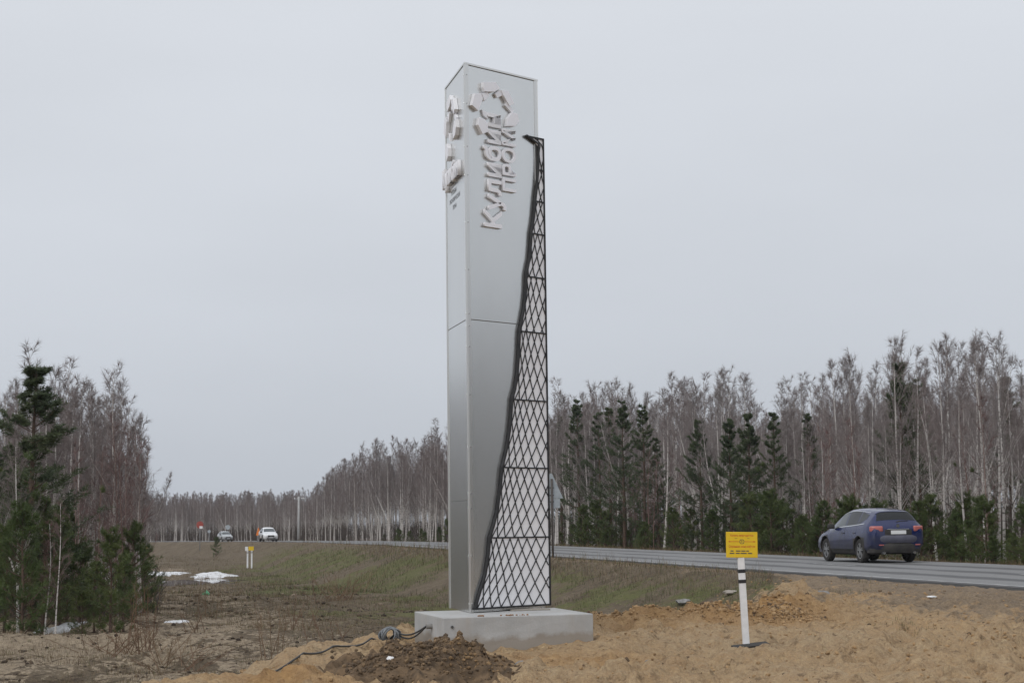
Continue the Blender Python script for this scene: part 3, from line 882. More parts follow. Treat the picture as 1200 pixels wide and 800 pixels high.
fl = empty('orange_warning_board', (fx, fy_, gz(fx, fy_))); tag(fl, 'orange roadworks board behind the distant white car', 'warning board')
link('pole', pole_mesh('pole', .05, 1.5), fl, M['post_grey'])
o = link('board', tri_plate(.6, .9, .03), fl, M['orange']); o.location = (.1, -.06, .75)
up = empty('utility_pole', (-25.77, 200, gz(-25.77, 200))); tag(up, 'slim grey concrete utility pole at the edge of the far wood', 'utility pole')
link('shaft', pole_mesh('shaft', .17, 5.3, .12), up, M['concrete'])
box('cross_arm', (1.2, .1, .1), M['post_grey'], up, (.05, 0, 4.95))
for x in (-.5, -.1, .4, .6): box('insulator', (.09, .09, .18), M['plate'], up, (x, 0, 5.08), .02)

# ------------------------------------------------------------------ cars
ST = np.array([  # x, z bottom, z shoulder, z top, w sill, w max, w belt, w top
    (2.36, .42, .60, .64, .50, .58, .56, .42), (2.30, .28, .70, .76, .66, .76, .72, .56), (2.15, .24, .78, .86, .78, .87, .80, .64),
    (1.80, .23, .88, .96, .83, .92, .84, .69), (1.40, .23, .94, 1.03, .84, .935, .86, .72), (1.08, .23, .98, 1.09, .84, .935, .865, .73),
    (.70, .23, 1.04, 1.31, .84, .93, .865, .69), (.30, .23, 1.075, 1.53, .84, .925, .865, .635), (-.10, .23, 1.10, 1.615, .84, .925, .865, .62),
    (-.70, .23, 1.125, 1.645, .84, .925, .865, .615), (-1.30, .24, 1.16, 1.62, .84, .935, .865, .60), (-1.75, .25, 1.19, 1.575, .83, .94, .86, .575),
    (-2.00, .27, 1.19, 1.53, .81, .93, .85, .55), (-2.10, .29, 1.17, 1.40, .80, .92, .84, .60), (-2.20, .32, 1.14, 1.25, .78, .905, .825, .66),
    (-2.30, .36, 1.07, 1.12, .74, .875, .80, .68), (-2.36, .42, .97, 1.01, .68, .81, .75, .64)])
def car_ring(x):
    k = [float(np.interp(-x, -ST[:, 0], ST[:, c])) for c in range(1, 8)]
    zb, zs, zt, ws, wm, wb, wtp = k
    hood = max(0.0, min(1.0, (zt - zs - .12) / .3))
    zm = zs + (zt - .06 - zs) * .5; ze = zt - .05 * hood - .02
    return [(0, zb), (ws * .85, zb), (ws, zb + .05), (wm, zb + .20), (wm + .005, zb + (zs - zb) * .55), (wm * .985, zs - .12), (wb + .015, zs - .015),
            (wb + (wtp - wb) * .45 + .012, zm), (wtp + .035, ze), (wtp * .86, zt - .004), (wtp * .4, zt + .014), (0, zt + .018)]
def car_pt(x, v, side=1):
    R_ = car_ring(x); i = min(int(v), len(R_) - 2); t = v - i
    return np.array([x, side * (R_[i][0] * (1 - t) + R_[i + 1][0] * t), R_[i][1] * (1 - t) + R_[i + 1][1] * t])
def car_patch(name, xs, v0, v1, side, off, m, parent, nv=6):
    """panel that follows the body surface, lying a little proud of it. v0, v1 may be functions of x"""
    rows = []
    for x in xs:
        a = v0(x) if callable(v0) else v0; b = v1(x) if callable(v1) else v1
        r = []
        for v in np.linspace(a, b, nv):
            sd = side
            if v > 11: v = 22 - v; sd = -side
            p = car_pt(x, v, sd); e = 1e-3
            du = car_pt(x + .02, v, sd) - car_pt(x - .02, v, sd); dv = car_pt(x, min(v + .05, 10.999), sd) - car_pt(x, v - .05, sd)
            nn = np.cross(du, dv); nn /= np.linalg.norm(nn) + 1e-9
            if nn @ (p - np.array([p[0] * .6, 0, .8])) < 0: nn = -nn
            r.append(p + nn * off)
        rows.append(r)
    V = np.array(rows).reshape(-1, 3); k = nv; T = []
    for i in range(len(xs) - 1):
        for j in range(nv - 1): T.append((i * k + j, i * k + j + 1, (i + 1) * k + j + 1, (i + 1) * k + j))
    bm = bmesh.new(); bm.from_mesh(np_mesh(name, V, T)); 
    return link(name, bm_mesh(name, bm, True), parent, m)
def wheel(parent, x, y, rr=.365, w=.235):
    r = bpy.data.objects.new('wheel', None); COL.objects.link(r); r.parent = parent; r.location = (x, y, rr); r.empty_display_size = .1
    sgn = 1 if y > 0 else -1
    # tyre: lathe around y
    prof = [(.235, -w / 2 + .01), (.30, -w / 2), (.345, -w / 2 + .015), (rr, -w / 2 + .05), (rr, w / 2 - .05), (.345, w / 2 - .015), (.30, w / 2), (.235, w / 2 - .01)]
    ns = 28; V = []; T = []
    for i in range(ns):
        a = 2 * math.pi * i / ns
        for (q, yy) in prof: V.append((q * math.cos(a), yy, q * math.sin(a)))
    k = len(prof)
    for i in range(ns):
        for j in range(k): T.append((i * k + j, i * k + (j + 1) % k, ((i + 1) % ns) * k + (j + 1) % k, ((i + 1) % ns) * k + j))
    bm = bmesh.new(); bm.from_mesh(np_mesh('tyre', V, T)); link('tyre', bm_mesh('tyre', bm, True, 40), r, M['tyre'])
    # rim: barrel disc, five twin spokes
    bm = bmesh.new()
    bmesh.ops.create_cone(bm, segments=24, radius1=.236, radius2=.236, depth=.12, cap_ends=True, matrix=Matrix.Rotation(RAD(90), 4, 'X'))
    link('brake_drum', bm_mesh('brake_drum', bm), r, M['plastic'])
    bm = bmesh.new(); yo = sgn * (w / 2 - .03)
    for i in range(10):
        a = math.pi * 2 / 10 * i + (.12 if i % 2 else -.12)
        box_bm(bm, .03, .228, -.012, .012, -.016, .016, Matrix.Translation((0, yo, 0)) @ Matrix.Rotation(a, 4, 'Y'))
    bmesh.ops.create_cone(bm, segments=14, radius1=.05, radius2=.045, depth=.04, cap_ends=True, matrix=Matrix.Translation((0, yo, 0)) @ Matrix.Rotation(RAD(90), 4, 'X'))
    for i in range(24):
        a, b = 2 * math.pi * i / 24, 2 * math.pi * (i + 1) / 24
        q = [bm.verts.new((R_ * math.cos(t), yo + d, R_ * math.sin(t))) for R_, d in ((.238, .012 * sgn), (.215, 0)) for t in (a, b)]
        bm.faces.new((q[0], q[1], q[3], q[2]))
    link('rim', bm_mesh('rim', bm), r, M['rim'])
def make_car(name, label, loc, heading, paint, scale=1.0, far=False):
    """forward is +X in the car's own space"""
    r = empty(name, loc, heading); r.scale = (scale * .97, scale, scale * 1.05)
    tag(r, label, 'car')
    xs = np.concatenate([np.linspace(2.36, 2.1, 8), np.linspace(2.0, -1.9, 44), np.linspace(-1.97, -2.36, 12)])
    bm = bmesh.new(); rings = []
    for x in xs:
        R_ = car_ring(x)
        pts = [(x, w, z) for w, z in R_] + [(x, -w, z) for w, z in R_[-2:0:-1]]
        rings.append([bm.verts.new(p) for p in pts])
    k = len(rings[0])
    for a, b in zip(rings[:-1], rings[1:]):
        for i in range(k): bm.faces.new((a[i], a[(i + 1) % k], b[(i + 1) % k], b[i]))
    bm.faces.new(rings[0]); bm.faces.new(rings[-1][::-1])
    bmesh.ops.recalc_face_normals(bm, faces=bm.faces)
    me = bpy.data.meshes.new('body'); bm.to_mesh(me); bm.free()
    body = link('body', me, r, paint)
    cut = bmesh.new()
    for ax in (1.40, -1.36):
        for s in (-1, 1):
            bmesh.ops.create_cone(cut, segments=32, radius1=.42, radius2=.42, depth=.5, cap_ends=True,
                                  matrix=Matrix.Translation((ax, s * .88, .385)) @ Matrix.Rotation(RAD(90), 4, 'X'))
    cm = bm_mesh('arch_cutter', cut); co = bpy.data.objects.new('arch_cutter', cm); COL.objects.link(co)
    co.parent = r
    md = body.modifiers.new('arches', 'BOOLEAN'); md.object = co; md.operation = 'DIFFERENCE'; md.solver = 'EXACT'
    bpy.context.view_layer.update()
    dg = bpy.context.evaluated_depsgraph_get()
    nm = bpy.data.meshes.new_from_object(body.evaluated_get(dg)); body.modifiers.clear(); body.data = nm
    nm.materials.clear(); nm.materials.append(paint); nm.materials.append(M['plastic'])
    for p in nm.polygons:      # inside of the wheel arches and underside are bare dark plastic
        c = p.center
        inner = any(abs(math.hypot(c.x - ax, c.z - .385) - .42) < .03 for ax in (1.40, -1.36)) and c.z < .85
        inner = inner or (abs(abs(p.normal.y)) > .95 and abs(c.y) < .66 and c.z < .8)
        p.material_index = 1 if (inner or p.normal.z < -.8) else 0
    nm.polygons.foreach_set('use_smooth', np.ones(len(nm.polygons), bool)); nm.set_sharp_from_angle(angle=RAD(32))
    bpy.data.objects.remove(co)
    for ax in (1.40, -1.36):
        for s in (-1, 1): wheel(r, ax, s * .795)
    # glazing
    lo_, hi_ = 6.12, 7.92
    for s in (-1, 1):
        car_patch('side_window', np.linspace(.62, -.22, 12), lambda x: lo_, lambda x: lo_ + (hi_ - lo_) * min(1, max(.06, (.72 - x) / .42)), s, .004, M['glass_clear'], r)
        car_patch('side_window', np.linspace(-.30, -1.15, 10), lo_, hi_, s, .004, M['glass'], r)
        car_patch('side_window', np.linspace(-1.22, -1.72, 8), lambda x: lo_ + .0 + .9 * max(0, (-1.35 - x) / .37) * .8, lambda x: hi_ - .5 * max(0, (-1.22 - x) / .5) * .6, s, .004, M['glass'], r)
        car_patch('window_trim', np.linspace(.72, -1.74, 30), 5.95, 6.08, s, .007, M['chrome'], r, 3)
        car_patch('window_trim', np.linspace(.20, -1.72, 24), 7.95, 8.02, s, .006, M['chrome'], r, 3)
        for x in (-.25, .95, -1.17):
            car_patch('door_gap', np.linspace(x - .006, x + .006, 2), 3.2, 5.9, s, .002, M['plastic'], r, 12)
        for x in (-.10, -1.02):
            box('door_handle', (.20, .03, .035), paint, r, (x, s * .925, .90), .008)
        car_patch('sill', np.linspace(.92, -.88, 12), 2.0, 2.9, s, .010, M['plastic'], r, 4)
        # wheel-arch lip
        g_ = Geo()
        for ax in (1.40, -1.36):
            a = np.linspace(RAD(-5), RAD(185), 22); rr_ = .425
            p = np.stack([ax + rr_ * np.cos(a), np.zeros(22), .385 + rr_ * np.sin(a)], 1)
            for q in p:
                R_ = car_ring(q[0]); q[1] = s * (np.interp(q[2], [u[1] for u in R_[1:7]], [u[0] for u in R_[1:7]]) - .003)
            g_.tube(p, .018, 5)
        link('arch_lip', g_.mesh('arch_lip', True), r, M['plastic'])
        # mirror
        bm = bmesh.new(); box_bm(bm, -.07, .10, -.11, .11, -.075, .075); bevel(bm, .04, 3)
        o = link('mirror', bm_mesh('mirror', bm, True), r, M['plastic']); o.location = (.66, s * 1.0, 1.10)
    car_patch('windscreen', np.linspace(1.02, .36, 12), 8.35, 22 - 8.35, 1, .004, M['glass_clear'], r, 17)
    car_patch('rear_window', np.linspace(-2.015, -2.185, 10), 8.15, 22 - 8.15, 1, .005, M['glass'], r, 17)
    car_patch('roof_spoiler', np.linspace(-1.90, -2.01, 5), 8.0, 22 - 8.0, 1, .014, paint, r, 17)
    # rear end: lamps, hatch strip, plate, bumper
    for s in (-1, 1):
        bm = bmesh.new(); box_bm(bm, -.06, .06, -.19, .19, -.085, .085); bevel(bm, .04, 3)
        for v in bm.verts:
            q_ = max(0, v.co.y * s + .04) / .23; v.co.x += .14 * q_ ** 1.5
        o = link('tail_lamp', bm_mesh('tail_lamp', bm, True), r, M['tail']); o.location = (-2.335, s * .715, 1.02)
        bm = bmesh.new(); box_bm(bm, -.06, .06, -.17, .17, -.06, .06); bevel(bm, .03, 3)
        for v in bm.verts: v.co.x -= .34 * max(0, v.co.y * s + .10) / .27
        o = link('headlamp', bm_mesh('headlamp', bm, True), r, M['lamp']); o.location = (2.215, s * .62, .73)
        bm = bmesh.new(); bmesh.ops.create_cone(bm, segments=14, radius1=.055, radius2=.055, depth=.05, cap_ends=True, matrix=Matrix.Rotation(RAD(90), 4, 'Y'))
        o = link('fog_lamp', bm_mesh('fog_lamp', bm), r, M['lamp']); o.location = (2.30, s * .60, .42)
        bm = bmesh.new(); box_bm(bm, -.012, .012, -.08, .08, -.016, .016); o = link('reflector', bm_mesh('reflector', bm), r, M['tail']); o.location = (-2.425, s * .62, .54)
        bm = bmesh.new(); bmesh.ops.create_cone(bm, segments=14, radius1=.045, radius2=.045, depth=.16, cap_ends=True, matrix=Matrix.Rotation(RAD(90), 4, 'Y'))
        o = link('exhaust_tip', bm_mesh('exhaust_tip', bm), r, M['chrome']); o.location = (-2.33, s * .52, .30)
    def end_shell(nm, x, sgn, z0, z1, w, m, dep=.24, curve=.20):
        """bumper: swept section, wraps round the corner"""
        bm = bmesh.new(); rows = []
        for y in np.linspace(-1, 1, 25):
            back = curve * abs(y) ** 3.2 + (.10 if abs(y) > .999 else 0)
            zc = (z0 + z1) / 2; hh = (z1 - z0) / 2
            sec = [(-dep, -hh), (-.03, -hh), (0, -hh * .55), (.012, 0), (0, hh * .6), (-.035, hh), (-dep, hh)]
            rows.append([bm.verts.new((x + sgn * (p - back), y * w, zc + q)) for p, q in sec])
        for a, b in zip(rows[:-1], rows[1:]):
            for i in range(7): bm.faces.new((a[i], a[(i + 1) % 7], b[(i + 1) % 7], b[i]))
        bm.faces.new(rows[0]); bm.faces.new(rows[-1])
        return link(nm, bm_mesh(nm, bm, True, 40), r, m)
    end_shell('rear_bumper', -2.42, -1, .60, .83, .885, paint if far else M['dirt_bumper'])
    end_shell('bumper_skirt', -2.40, -1, .30, .605, .87, M['plastic'])
    end_shell('front_bumper', 2.38, 1, .30, .58, .86, paint)
    box('grille', (.06, .80, .24), M['plastic'], r, (2.385, 0, .62), .02); box('lower_grille', (.05, 1.1, .11), M['plastic'], r, (2.40, 0, .38), .02)
    box('badge', (.02, .16, .07), M['chrome'], r, (2.42, 0, .66), .008)
    pl = box('number_plate', (.014, .52, .112), M['plate'], r, (-2.375, 0, .915), .003)
    fp = box('number_plate', (.014, .52, .112), M['plate'], r, (2.40, 0, .49), .003)
    box('plate_recess', (.02, .92, .20), M['plastic'] if not far else paint, r, (-2.355, 0, .90), .01)
    box('hatch_trim', (.02, .74, .025), M['chrome'], r, (-2.362, 0, 1.005), .006)
    bm = bmesh.new(); bmesh.ops.create_cone(bm, segments=14, radius1=.055, radius2=.05, depth=.02, cap_ends=True, matrix=Matrix.Rotation(RAD(90), 4, 'Y'))
    o = link('badge', bm_mesh('badge', bm), r, M['chrome']); o.location = (-2.335, 0, 1.11)
    g_ = Geo(); g_.tube([(-2.235, .0, 1.22), (-2.215, -.14, 1.25), (-2.215, -.40, 1.26)], [.02, .014, .01], 6); link('wiper', g_.mesh('wiper'), r, M['plastic'])
    return r
hd = math.pi / 2 + RAD(12.7)
def on_road(n, q, dz=.004):
    x, y = road_xy(n, q); return (float(x), float(y), float(road_z(q)) + dz)
make_car('blue_suv', 'dusty dark blue suv driving away along the grey road', on_road(22.0, 48.05), hd, M['blue'], .935)
make_car('white_suv', 'white suv coming towards us with its grille in view', on_road(17.0, 188.0), hd + math.pi + RAD(4), M['silver'], .9, True)
make_car('grey_car', 'small grey car far behind the white suv', on_road(17.2, 209.0), hd + math.pi + RAD(10), M['grey_car'], .72, True)

# ------------------------------------------------------------------ trees
def wander(rng, h, k, lean, sway):
    z = np.linspace(0, h, k); p = np.zeros((k, 3)); p[:, 2] = z
    a = rng.uniform(0, 6.28); ph = rng.uniform(0, 6.28)
    p[:, 0] = lean * np.cos(a) * z * (1 - .35 * z / h) + sway * np.sin(z / h * 5 + ph) * z / h
    p[:, 1] = lean * np.sin(a) * z * (1 - .35 * z / h) + sway * np.cos(z / h * 4.1 + ph) * z / h
    return p
def along(p, t):
    i = t * (len(p) - 1); a = int(min(i, len(p) - 2)); f = i - a
    return p[a] * (1 - f) + p[a + 1] * f
def unit(v): return v / (np.linalg.norm(v) + 1e-9)
def birch(seed, H=10.0, r0=.062, nb=34, lo=.30, lean=.05, ns=8, nt=7, twig_r=.0065, spread=1.0, fork=False):
    """returns (trunk, crown) meshes"""
    rng = np.random.default_rng(seed)
    tr, cr = Geo(), Geo()
    p = wander(rng, H, 16, lean * rng.uniform(.4, 1.3), .10)
    t = np.linspace(0, 1, 16)
    tr.tube(p, r0 * (1.15 * np.exp(-t * 14) * .35 + (1 - t) ** .85) + .005, 7)
    stems = [(p, 1.0, lo)]
    if fork:
        q0 = along(p, .28); d = unit(np.array([rng.normal(), rng.normal(), 6]))
        z = np.linspace(0, 1, 12)[:, None]; q = q0 + d * z * H * .66 + np.array([rng.normal(), rng.normal(), 0]) * .25 * np.sin(z * 3)
        tr.tube(q, r0 * .66 * (1 - z[:, 0]) + .005, 6); stems.append((q, .7, .2))
    P0, P1, RR = [], [], []
    for pp, sc, lo_t in stems:
        for i in range(int(nb * sc)):
            s = lo_t + (1 - lo_t) * (i + rng.random()) / (nb * sc)
            s = min(s, .985)
            b0 = along(pp, s); az = rng.uniform(0, 6.28)
            el = RAD(rng.uniform(40, 58) + 20 * s); L = (.29 * H * (1 - s) ** .8 + .045 * H) * rng.uniform(.6, 1.15) * spread * sc
            d = np.array([math.cos(az) * math.cos(el), math.sin(az) * math.cos(el), math.sin(el)])
            k = 5; u = np.linspace(0, 1, k)[:, None]
            path = b0 + d * u * L + np.array([0, 0, .14 * L]) * u ** 2 + rng.normal(0, .014, (k, 3)) * u * L
            (tr if s < .5 and L > 1.6 else cr).tube(path, np.linspace(.005 + .004 * L, .0025, k), 4, caps=False)
            for j in range(ns):
                v = rng.uniform(.22, 1.0); c0 = along(path, v)
                dd = unit(d * 1.1 + rng.normal(0, .52, 3) + np.array([0, 0, .25])); l2 = L * rng.uniform(.22, .46) * (1.15 - .5 * v)
                c1 = c0 + dd * l2; mid = (c0 + c1) / 2 + rng.normal(0, .018, 3)
                cr.tube([c0, mid, c1], [.0052, .004, .0025], 3, caps=False)
                for m_ in range(nt):
                    w = rng.uniform(.15, 1.0); e0 = c0 + (c1 - c0) * w
                    e = unit(dd * 1.5 + rng.normal(0, .62, 3)); l3 = rng.uniform(.14, .40) * (.55 + .05 * H)
                    P0.append(e0); P1.append(e0 + e * l3 + np.array([0, 0, -.10 * l3])); RR.append(twig_r * rng.uniform(.7, 1.2))
    cr.cones(P0, P1, RR)
    return tr.mesh('birch_trunk', True), cr.mesh('birch_crown')
def needles(G, A0, A1, rng, cnt, ln, wd):
    """short needle blades all round each shoot"""
    A0 = np.repeat(np.asarray(A0), cnt, 0); A1 = np.repeat(np.asarray(A1), cnt, 0); m = len(A0)
    t = rng.random((m, 1)) ** .8; ax = A1 - A0; L = np.linalg.norm(ax, axis=1)[:, None]; ax /= L + 1e-9
    rad = rng.normal(size=(m, 3)); rad -= ax * np.sum(rad * ax, 1)[:, None]; rad /= np.linalg.norm(rad, axis=1)[:, None] + 1e-9
    d = ax * rng.uniform(.35, .95, (m, 1)) + rad * .8; d /= np.linalg.norm(d, axis=1)[:, None]
    side = np.cross(d, rng.normal(size=(m, 3))); side /= np.linalg.norm(side, axis=1)[:, None] + 1e-9
    p = A0 + (A1 - A0) * t; l = ln * rng.uniform(.7, 1.2, (m, 1))
    V = np.stack([p - side * wd / 2, p + side * wd / 2, p + d * l], 1).reshape(-1, 3)
    G.add(V, np.arange(m * 3).reshape(-1, 3))
def pine(seed, H=7.0, base=.12, width=.28, whorls=15, nbr=6, nsh=9, cnt=22, ln=.10, wd=.013, r0=None, gappy=.0, taper=.75, up=.30):
    rng = np.random.default_rng(seed)
    tr, cr, wood = Geo(), Geo(), Geo()
    p = wander(rng, H, 10, .015, .05); t = np.linspace(0, 1, 10)
    tr.tube(p, (r0 or .012 * H + .01) * (1 - t) ** .9 + .008, 7)
    A0, A1 = [], []
    for w in range(whorls):
        s0 = base + (1 - base) * ((w + .3 * rng.random()) / whorls) ** .85
        for i in range(nbr):
            if rng.random() < gappy: continue
            s = min(.985, s0 + rng.normal(0, .7 * (1 - base) / whorls))
            az = 6.283 * (i + rng.random() * .8) / nbr + w
            b0 = along(p, min(s, .99)); f = (1 - s) ** taper
            L = (width * H * f * min(1, max(.2, .45 + 2.2 * (s - base + .05))) + .16) * rng.uniform(.45, 1.25)
            el = RAD(rng.uniform(5, 28) + 35 * max(0, s - .55)); d = np.array([math.cos(az) * math.cos(el), math.sin(az) * math.cos(el), math.sin(el)])
            k = 5; u = np.linspace(0, 1, k)[:, None]
            path = b0 + d * u * L + np.array([0, 0, up * L]) * u ** 2.2 + rng.normal(0, .02, (k, 3)) * L * u
            wood.tube(path, np.linspace(.010 + .006 * L, .005, k), 4, caps=False)
            A0.append(along(path, .75)); A1.append(path[-1] + unit(path[-1] - path[-2]) * .12)
            for j in range(nsh):
                v = rng.uniform(.38, 1.0); c0 = along(path, v)
                sd = unit(np.cross(d, [0, 0, 1])) * rng.choice([-1, 1])
                dd = unit(d * rng.uniform(.5, 1.0) + sd * rng.uniform(.3, 1.0) + np.array([0, 0, rng.uniform(.0, .7)]))
                l2 = L * rng.uniform(.16, .34) + .08
                A0.append(c0 + dd * l2 * .25); A1.append(c0 + dd * l2)
    for tt in np.linspace(.80, .985, 10):
        for j in range(3):
            az = rng.uniform(0, 6.28); b0 = along(p, tt); l2 = .10 + width * H * 1.2 * (1 - tt) * rng.uniform(.5, 1)
            dd = unit(np.array([math.cos(az), math.sin(az), rng.uniform(.5, 1.2)])); A0.append(b0 + dd * l2 * .2); A1.append(b0 + dd * l2)
    A0.append(p[-2]); A1.append(p[-1] + np.array([0, 0, .12]))
    needles(cr, A0, A1, rng, cnt, ln, wd)
    V, T = wood.arrays(); tr.add(V, T)
    return tr.mesh('pine_trunk', True), cr.mesh('pine_crown')

def make_tree(name, proto, x, y, sc, rz, label, cat, group, mt, mc, sink=.06, sxy=None):
    r = empty(name, (x, y, gz(x, y) - sink), rz)
    r.scale = (sxy or sc, sxy or sc, sc)
    tag(r, label, cat, group)
    for nm, me, mm in (('trunk', proto[0], mt), ('crown', proto[1], mc)):
        if not me.materials: me.materials.append(mm)
        link(nm, me, r)
    return r
BIRCH = [birch(100 + i, 10.0, .068 + .007 * (i % 3), 34, [.24, .34, .42, .30][i % 4], [.03, .07, .04, .10][i % 4], 8, 8, .0050, [.95, .78, .86, 1.02][i % 4], i in (3, 6)) for i in range(9)]
SAPL = [birch(300 + i, 6.0, .026, 22, .22, .06, 5, 5, .0055, .75) for i in range(4)]
PINE = [pine(400 + i, 8.5, .08, .235, 19, 7, 15, 20, .15, .021, gappy=.2, taper=.95, up=.34) for i in range(3)]
TALLP = [pine(430 + i, 10.0, .14, .235, 19, 6, 14, 15, .15, .026, gappy=.24, taper=1.05, up=.24) for i in range(4)]
YOUNG = [pine(460 + i, 2.4, .04, .30, 8, 7, 8, 26, .10, .010, gappy=.05, taper=.85) for i in range(5)]

# pixel column of the photograph -> position on a line parallel to the road
def on_line(col, n):
    a = (col - 600) / 1950.0
    y = n / (C0 * a + S0)
    return a * y, y
def stand_height(x, y, lo=.74, hi=1.04):
    """stand heights vary along the road: low young wood at the bend, older and taller towards the viewer"""
    col = 600 + 1950 * x / max(y, 1.0)
    top = np.interp(col, [170, 365, 400, 440, 520, 645, 700, 780, 850, 900, 965, 1000, 1060, 1215], [578, 574, 540, 520, 500, 462, 460, 446, 446, 462, 455, 424, 416, 412])
    return float((613 - .0131 * (col - 600) - top) / 1950 * y + EYE + .3) * rng.uniform(lo, hi)
rng = np.random.default_rng(21)
spots = []
while len(spots) < 1080:
    q = rng.uniform(-40, 290); n = 27.6 + rng.exponential(9.0)
    if n > 62: continue
    if q > 150 and n < 28.5: continue
    dens = .55 + .9 * vnoise(np.array([q / 7.0]), np.array([n / 7.0]))[0]
    if rng.random() > dens: continue
    x, y = road_xy(n, q)
    H = stand_height(x, y, .58, 1.06) if y > 30 and abs(x / y) < .36 else 8.0 + rng.normal(0, .8)
    if n < 31: H = min(H, 9.5)
    H = float(np.clip(H, 4.0, 14.0))
    if any((x - a) ** 2 + (y - b) ** 2 < .5 for a, b, *_ in spots[-60:]): continue
    spots.append((float(x), float(y), H, n, q))
inview = [s for s in spots if abs(s[0] / s[1]) < .34 and s[1] > 10]
inview.sort(key=lambda s: -s[2] / s[1] * (1.6 if s[3] < 34 else .8))
near = inview[:236]
side = [s for s in spots if s not in inview and s[4] < 60]
rest = [s for s in spots if s not in near and s not in side and abs(s[0] / max(s[1], .1)) < .40]
LEFTB = []
for col in list(np.linspace(0, 163, 60)):
    y = rng.uniform(50, 74); a = (col + rng.uniform(-5, 5) - 600) / 1950.0
    H = {0: 6.9, 1: 7.6}[int(rng.random() < .5)] + rng.normal(0, .6) - (1.6 if col > 152 else 0)
    LEFTB.append((a * y, y, H * (.72 + .28 * y / 62)))
for i, (x, y, H, n, q) in enumerate(near):
    v = i % 9
    row = 'at the front of the forest beyond the road' if n < 31 else 'deeper inside the forest beyond the road'
    look = 'forked bare birch' if v in (3, 6) else 'leaning bare white birch' if v in (1, 5, 7) else 'slim upright white-stemmed birch'
    make_tree('birch_tree', BIRCH[v], x, y, H / 10.0, rng.uniform(0, 6.28), look + ' ' + row, 'birch', look + 'es ' + row, M['birch'], M['twig'], sxy=H / 10.0 * 1.0)
for i, (x, y, H, n, q) in enumerate(side[:200:3]):  # out-of-frame pines, added to darken what the stele's right face reflects
    make_tree('pine_tree', PINE[i % 3], x, y, .85 * H / 8.5, i * 1.1, 'unseen dense dark pine added to darken the stele reflection', 'pine', 'unseen pines added for the stele reflection', M['pine_bark'], M['needle_far'], sxy=H / 8.5 * 1.6)
for i, (x, y, H) in enumerate(LEFTB):
    make_tree('birch_tree', BIRCH[(i * 5) % 9], x, y, H / 10.0, rng.uniform(0, 6.28), 'bare grey-brown birch in the grove beside the muddy ditch', 'birch', 'birches of the ditch-side grove', M['birch'], M['twig'])
x, y = (24 - 600) / 1950 * 43.0, 43.0
make_tree('birch_tree', BIRCH[3], x, y, .52, 1.0, 'small branching pale birch in front of the tallest grove pine', 'birch', None, M['birch'], M['twig'])
for col, yy, H in ((54, 41.0, 2.9), (67, 40.5, 3.4)):
    make_tree('birch_sapling', SAPL[0], (col - 600) / 1950 * yy, yy, H / 6.0, col, 'thin pale birch sapling between the young pines and the snow', 'sapling', 'pale saplings among young pines', M['birch'], M['red_twig'], sxy=.7)
# reddish thickets
for i in range(34):
    col = rng.normal(735, 30) if i < 24 else rng.uniform(900, 1180); n = rng.uniform(27.6, 31)
    x, y = on_line(col, n)
    make_tree('sapling', SAPL[1 + i % 3], x, y, rng.uniform(.75, 1.0), rng.uniform(0, 6.28), 'thin reddish sapling in the thicket at the forest edge beyond the road', 'sapling', 'reddish saplings at the forest edge', M['red_bark'], M['red_twig'])
for i in range(26):
    col = rng.uniform(75, 178); y = rng.uniform(47, 60); x = (col - 600) / 1950 * y
    make_tree('sapling', SAPL[1 + i % 3], x, y, rng.uniform(.75, 1.05), rng.uniform(0, 6.28), 'thin red-brown sapling in the grove beside the muddy ditch', 'sapling', 'red-brown saplings of the grove', M['red_bark'], M['red_twig'])
# tall pines beyond the road: photo column, line, tree-top row
PL = ['pointed', 'slender', 'ragged']
for i, (col, n, top) in enumerate([(655, 30, 488), (676, 28, 470), (700, 28.6, 482), (712, 28, 478), (728, 27.8, 470), (751, 28.2, 476), (768, 29, 512), (818, 27.8, 492), 
                                   (852, 27.9, 492), (874, 28, 488), (905, 29, 482), (946, 30.5, 484), (1056, 31, 430), (1075, 36, 445), (1180, 40, 440)]):
    n -= .2; x, y = on_line(col, n); hor = 613 - .0131 * (col - 600)
    H = EYE + (hor - top) / 1950 * y - gz(x, y)
    kind = PINE[i % 3] if col in (818, 852, 874, 1056) else TALLP[i % 4]; h0 = 8.5 if col in (818, 852, 874, 1056) else 10.0
    make_tree('pine_tree', kind, x, y, H / h0, rng.uniform(0, 6.28), 'tall dark pine rising among bare birches beyond the road', 'pine', 'tall pines beyond the road', M['pine_bark'], M['needle_far'], sxy=H / h0 * .95)
# young pines along the far verge
for i in range(92):
    col = rng.uniform(640, 1215) if i < 82 else rng.uniform(440, 530); n = 26.4 + rng.exponential(1.6)
    x, y = on_line(col, n)
    make_tree('young_pine', YOUNG[i % 5], x, y, rng.uniform(.4, 1.15) * (1.1 if col < 900 else 1.0), rng.uniform(0, 6.28), 'bushy young pine on the far verge of the road', 'young pine', 'young pines along the far verge', M['pine_bark'], M['needle'])
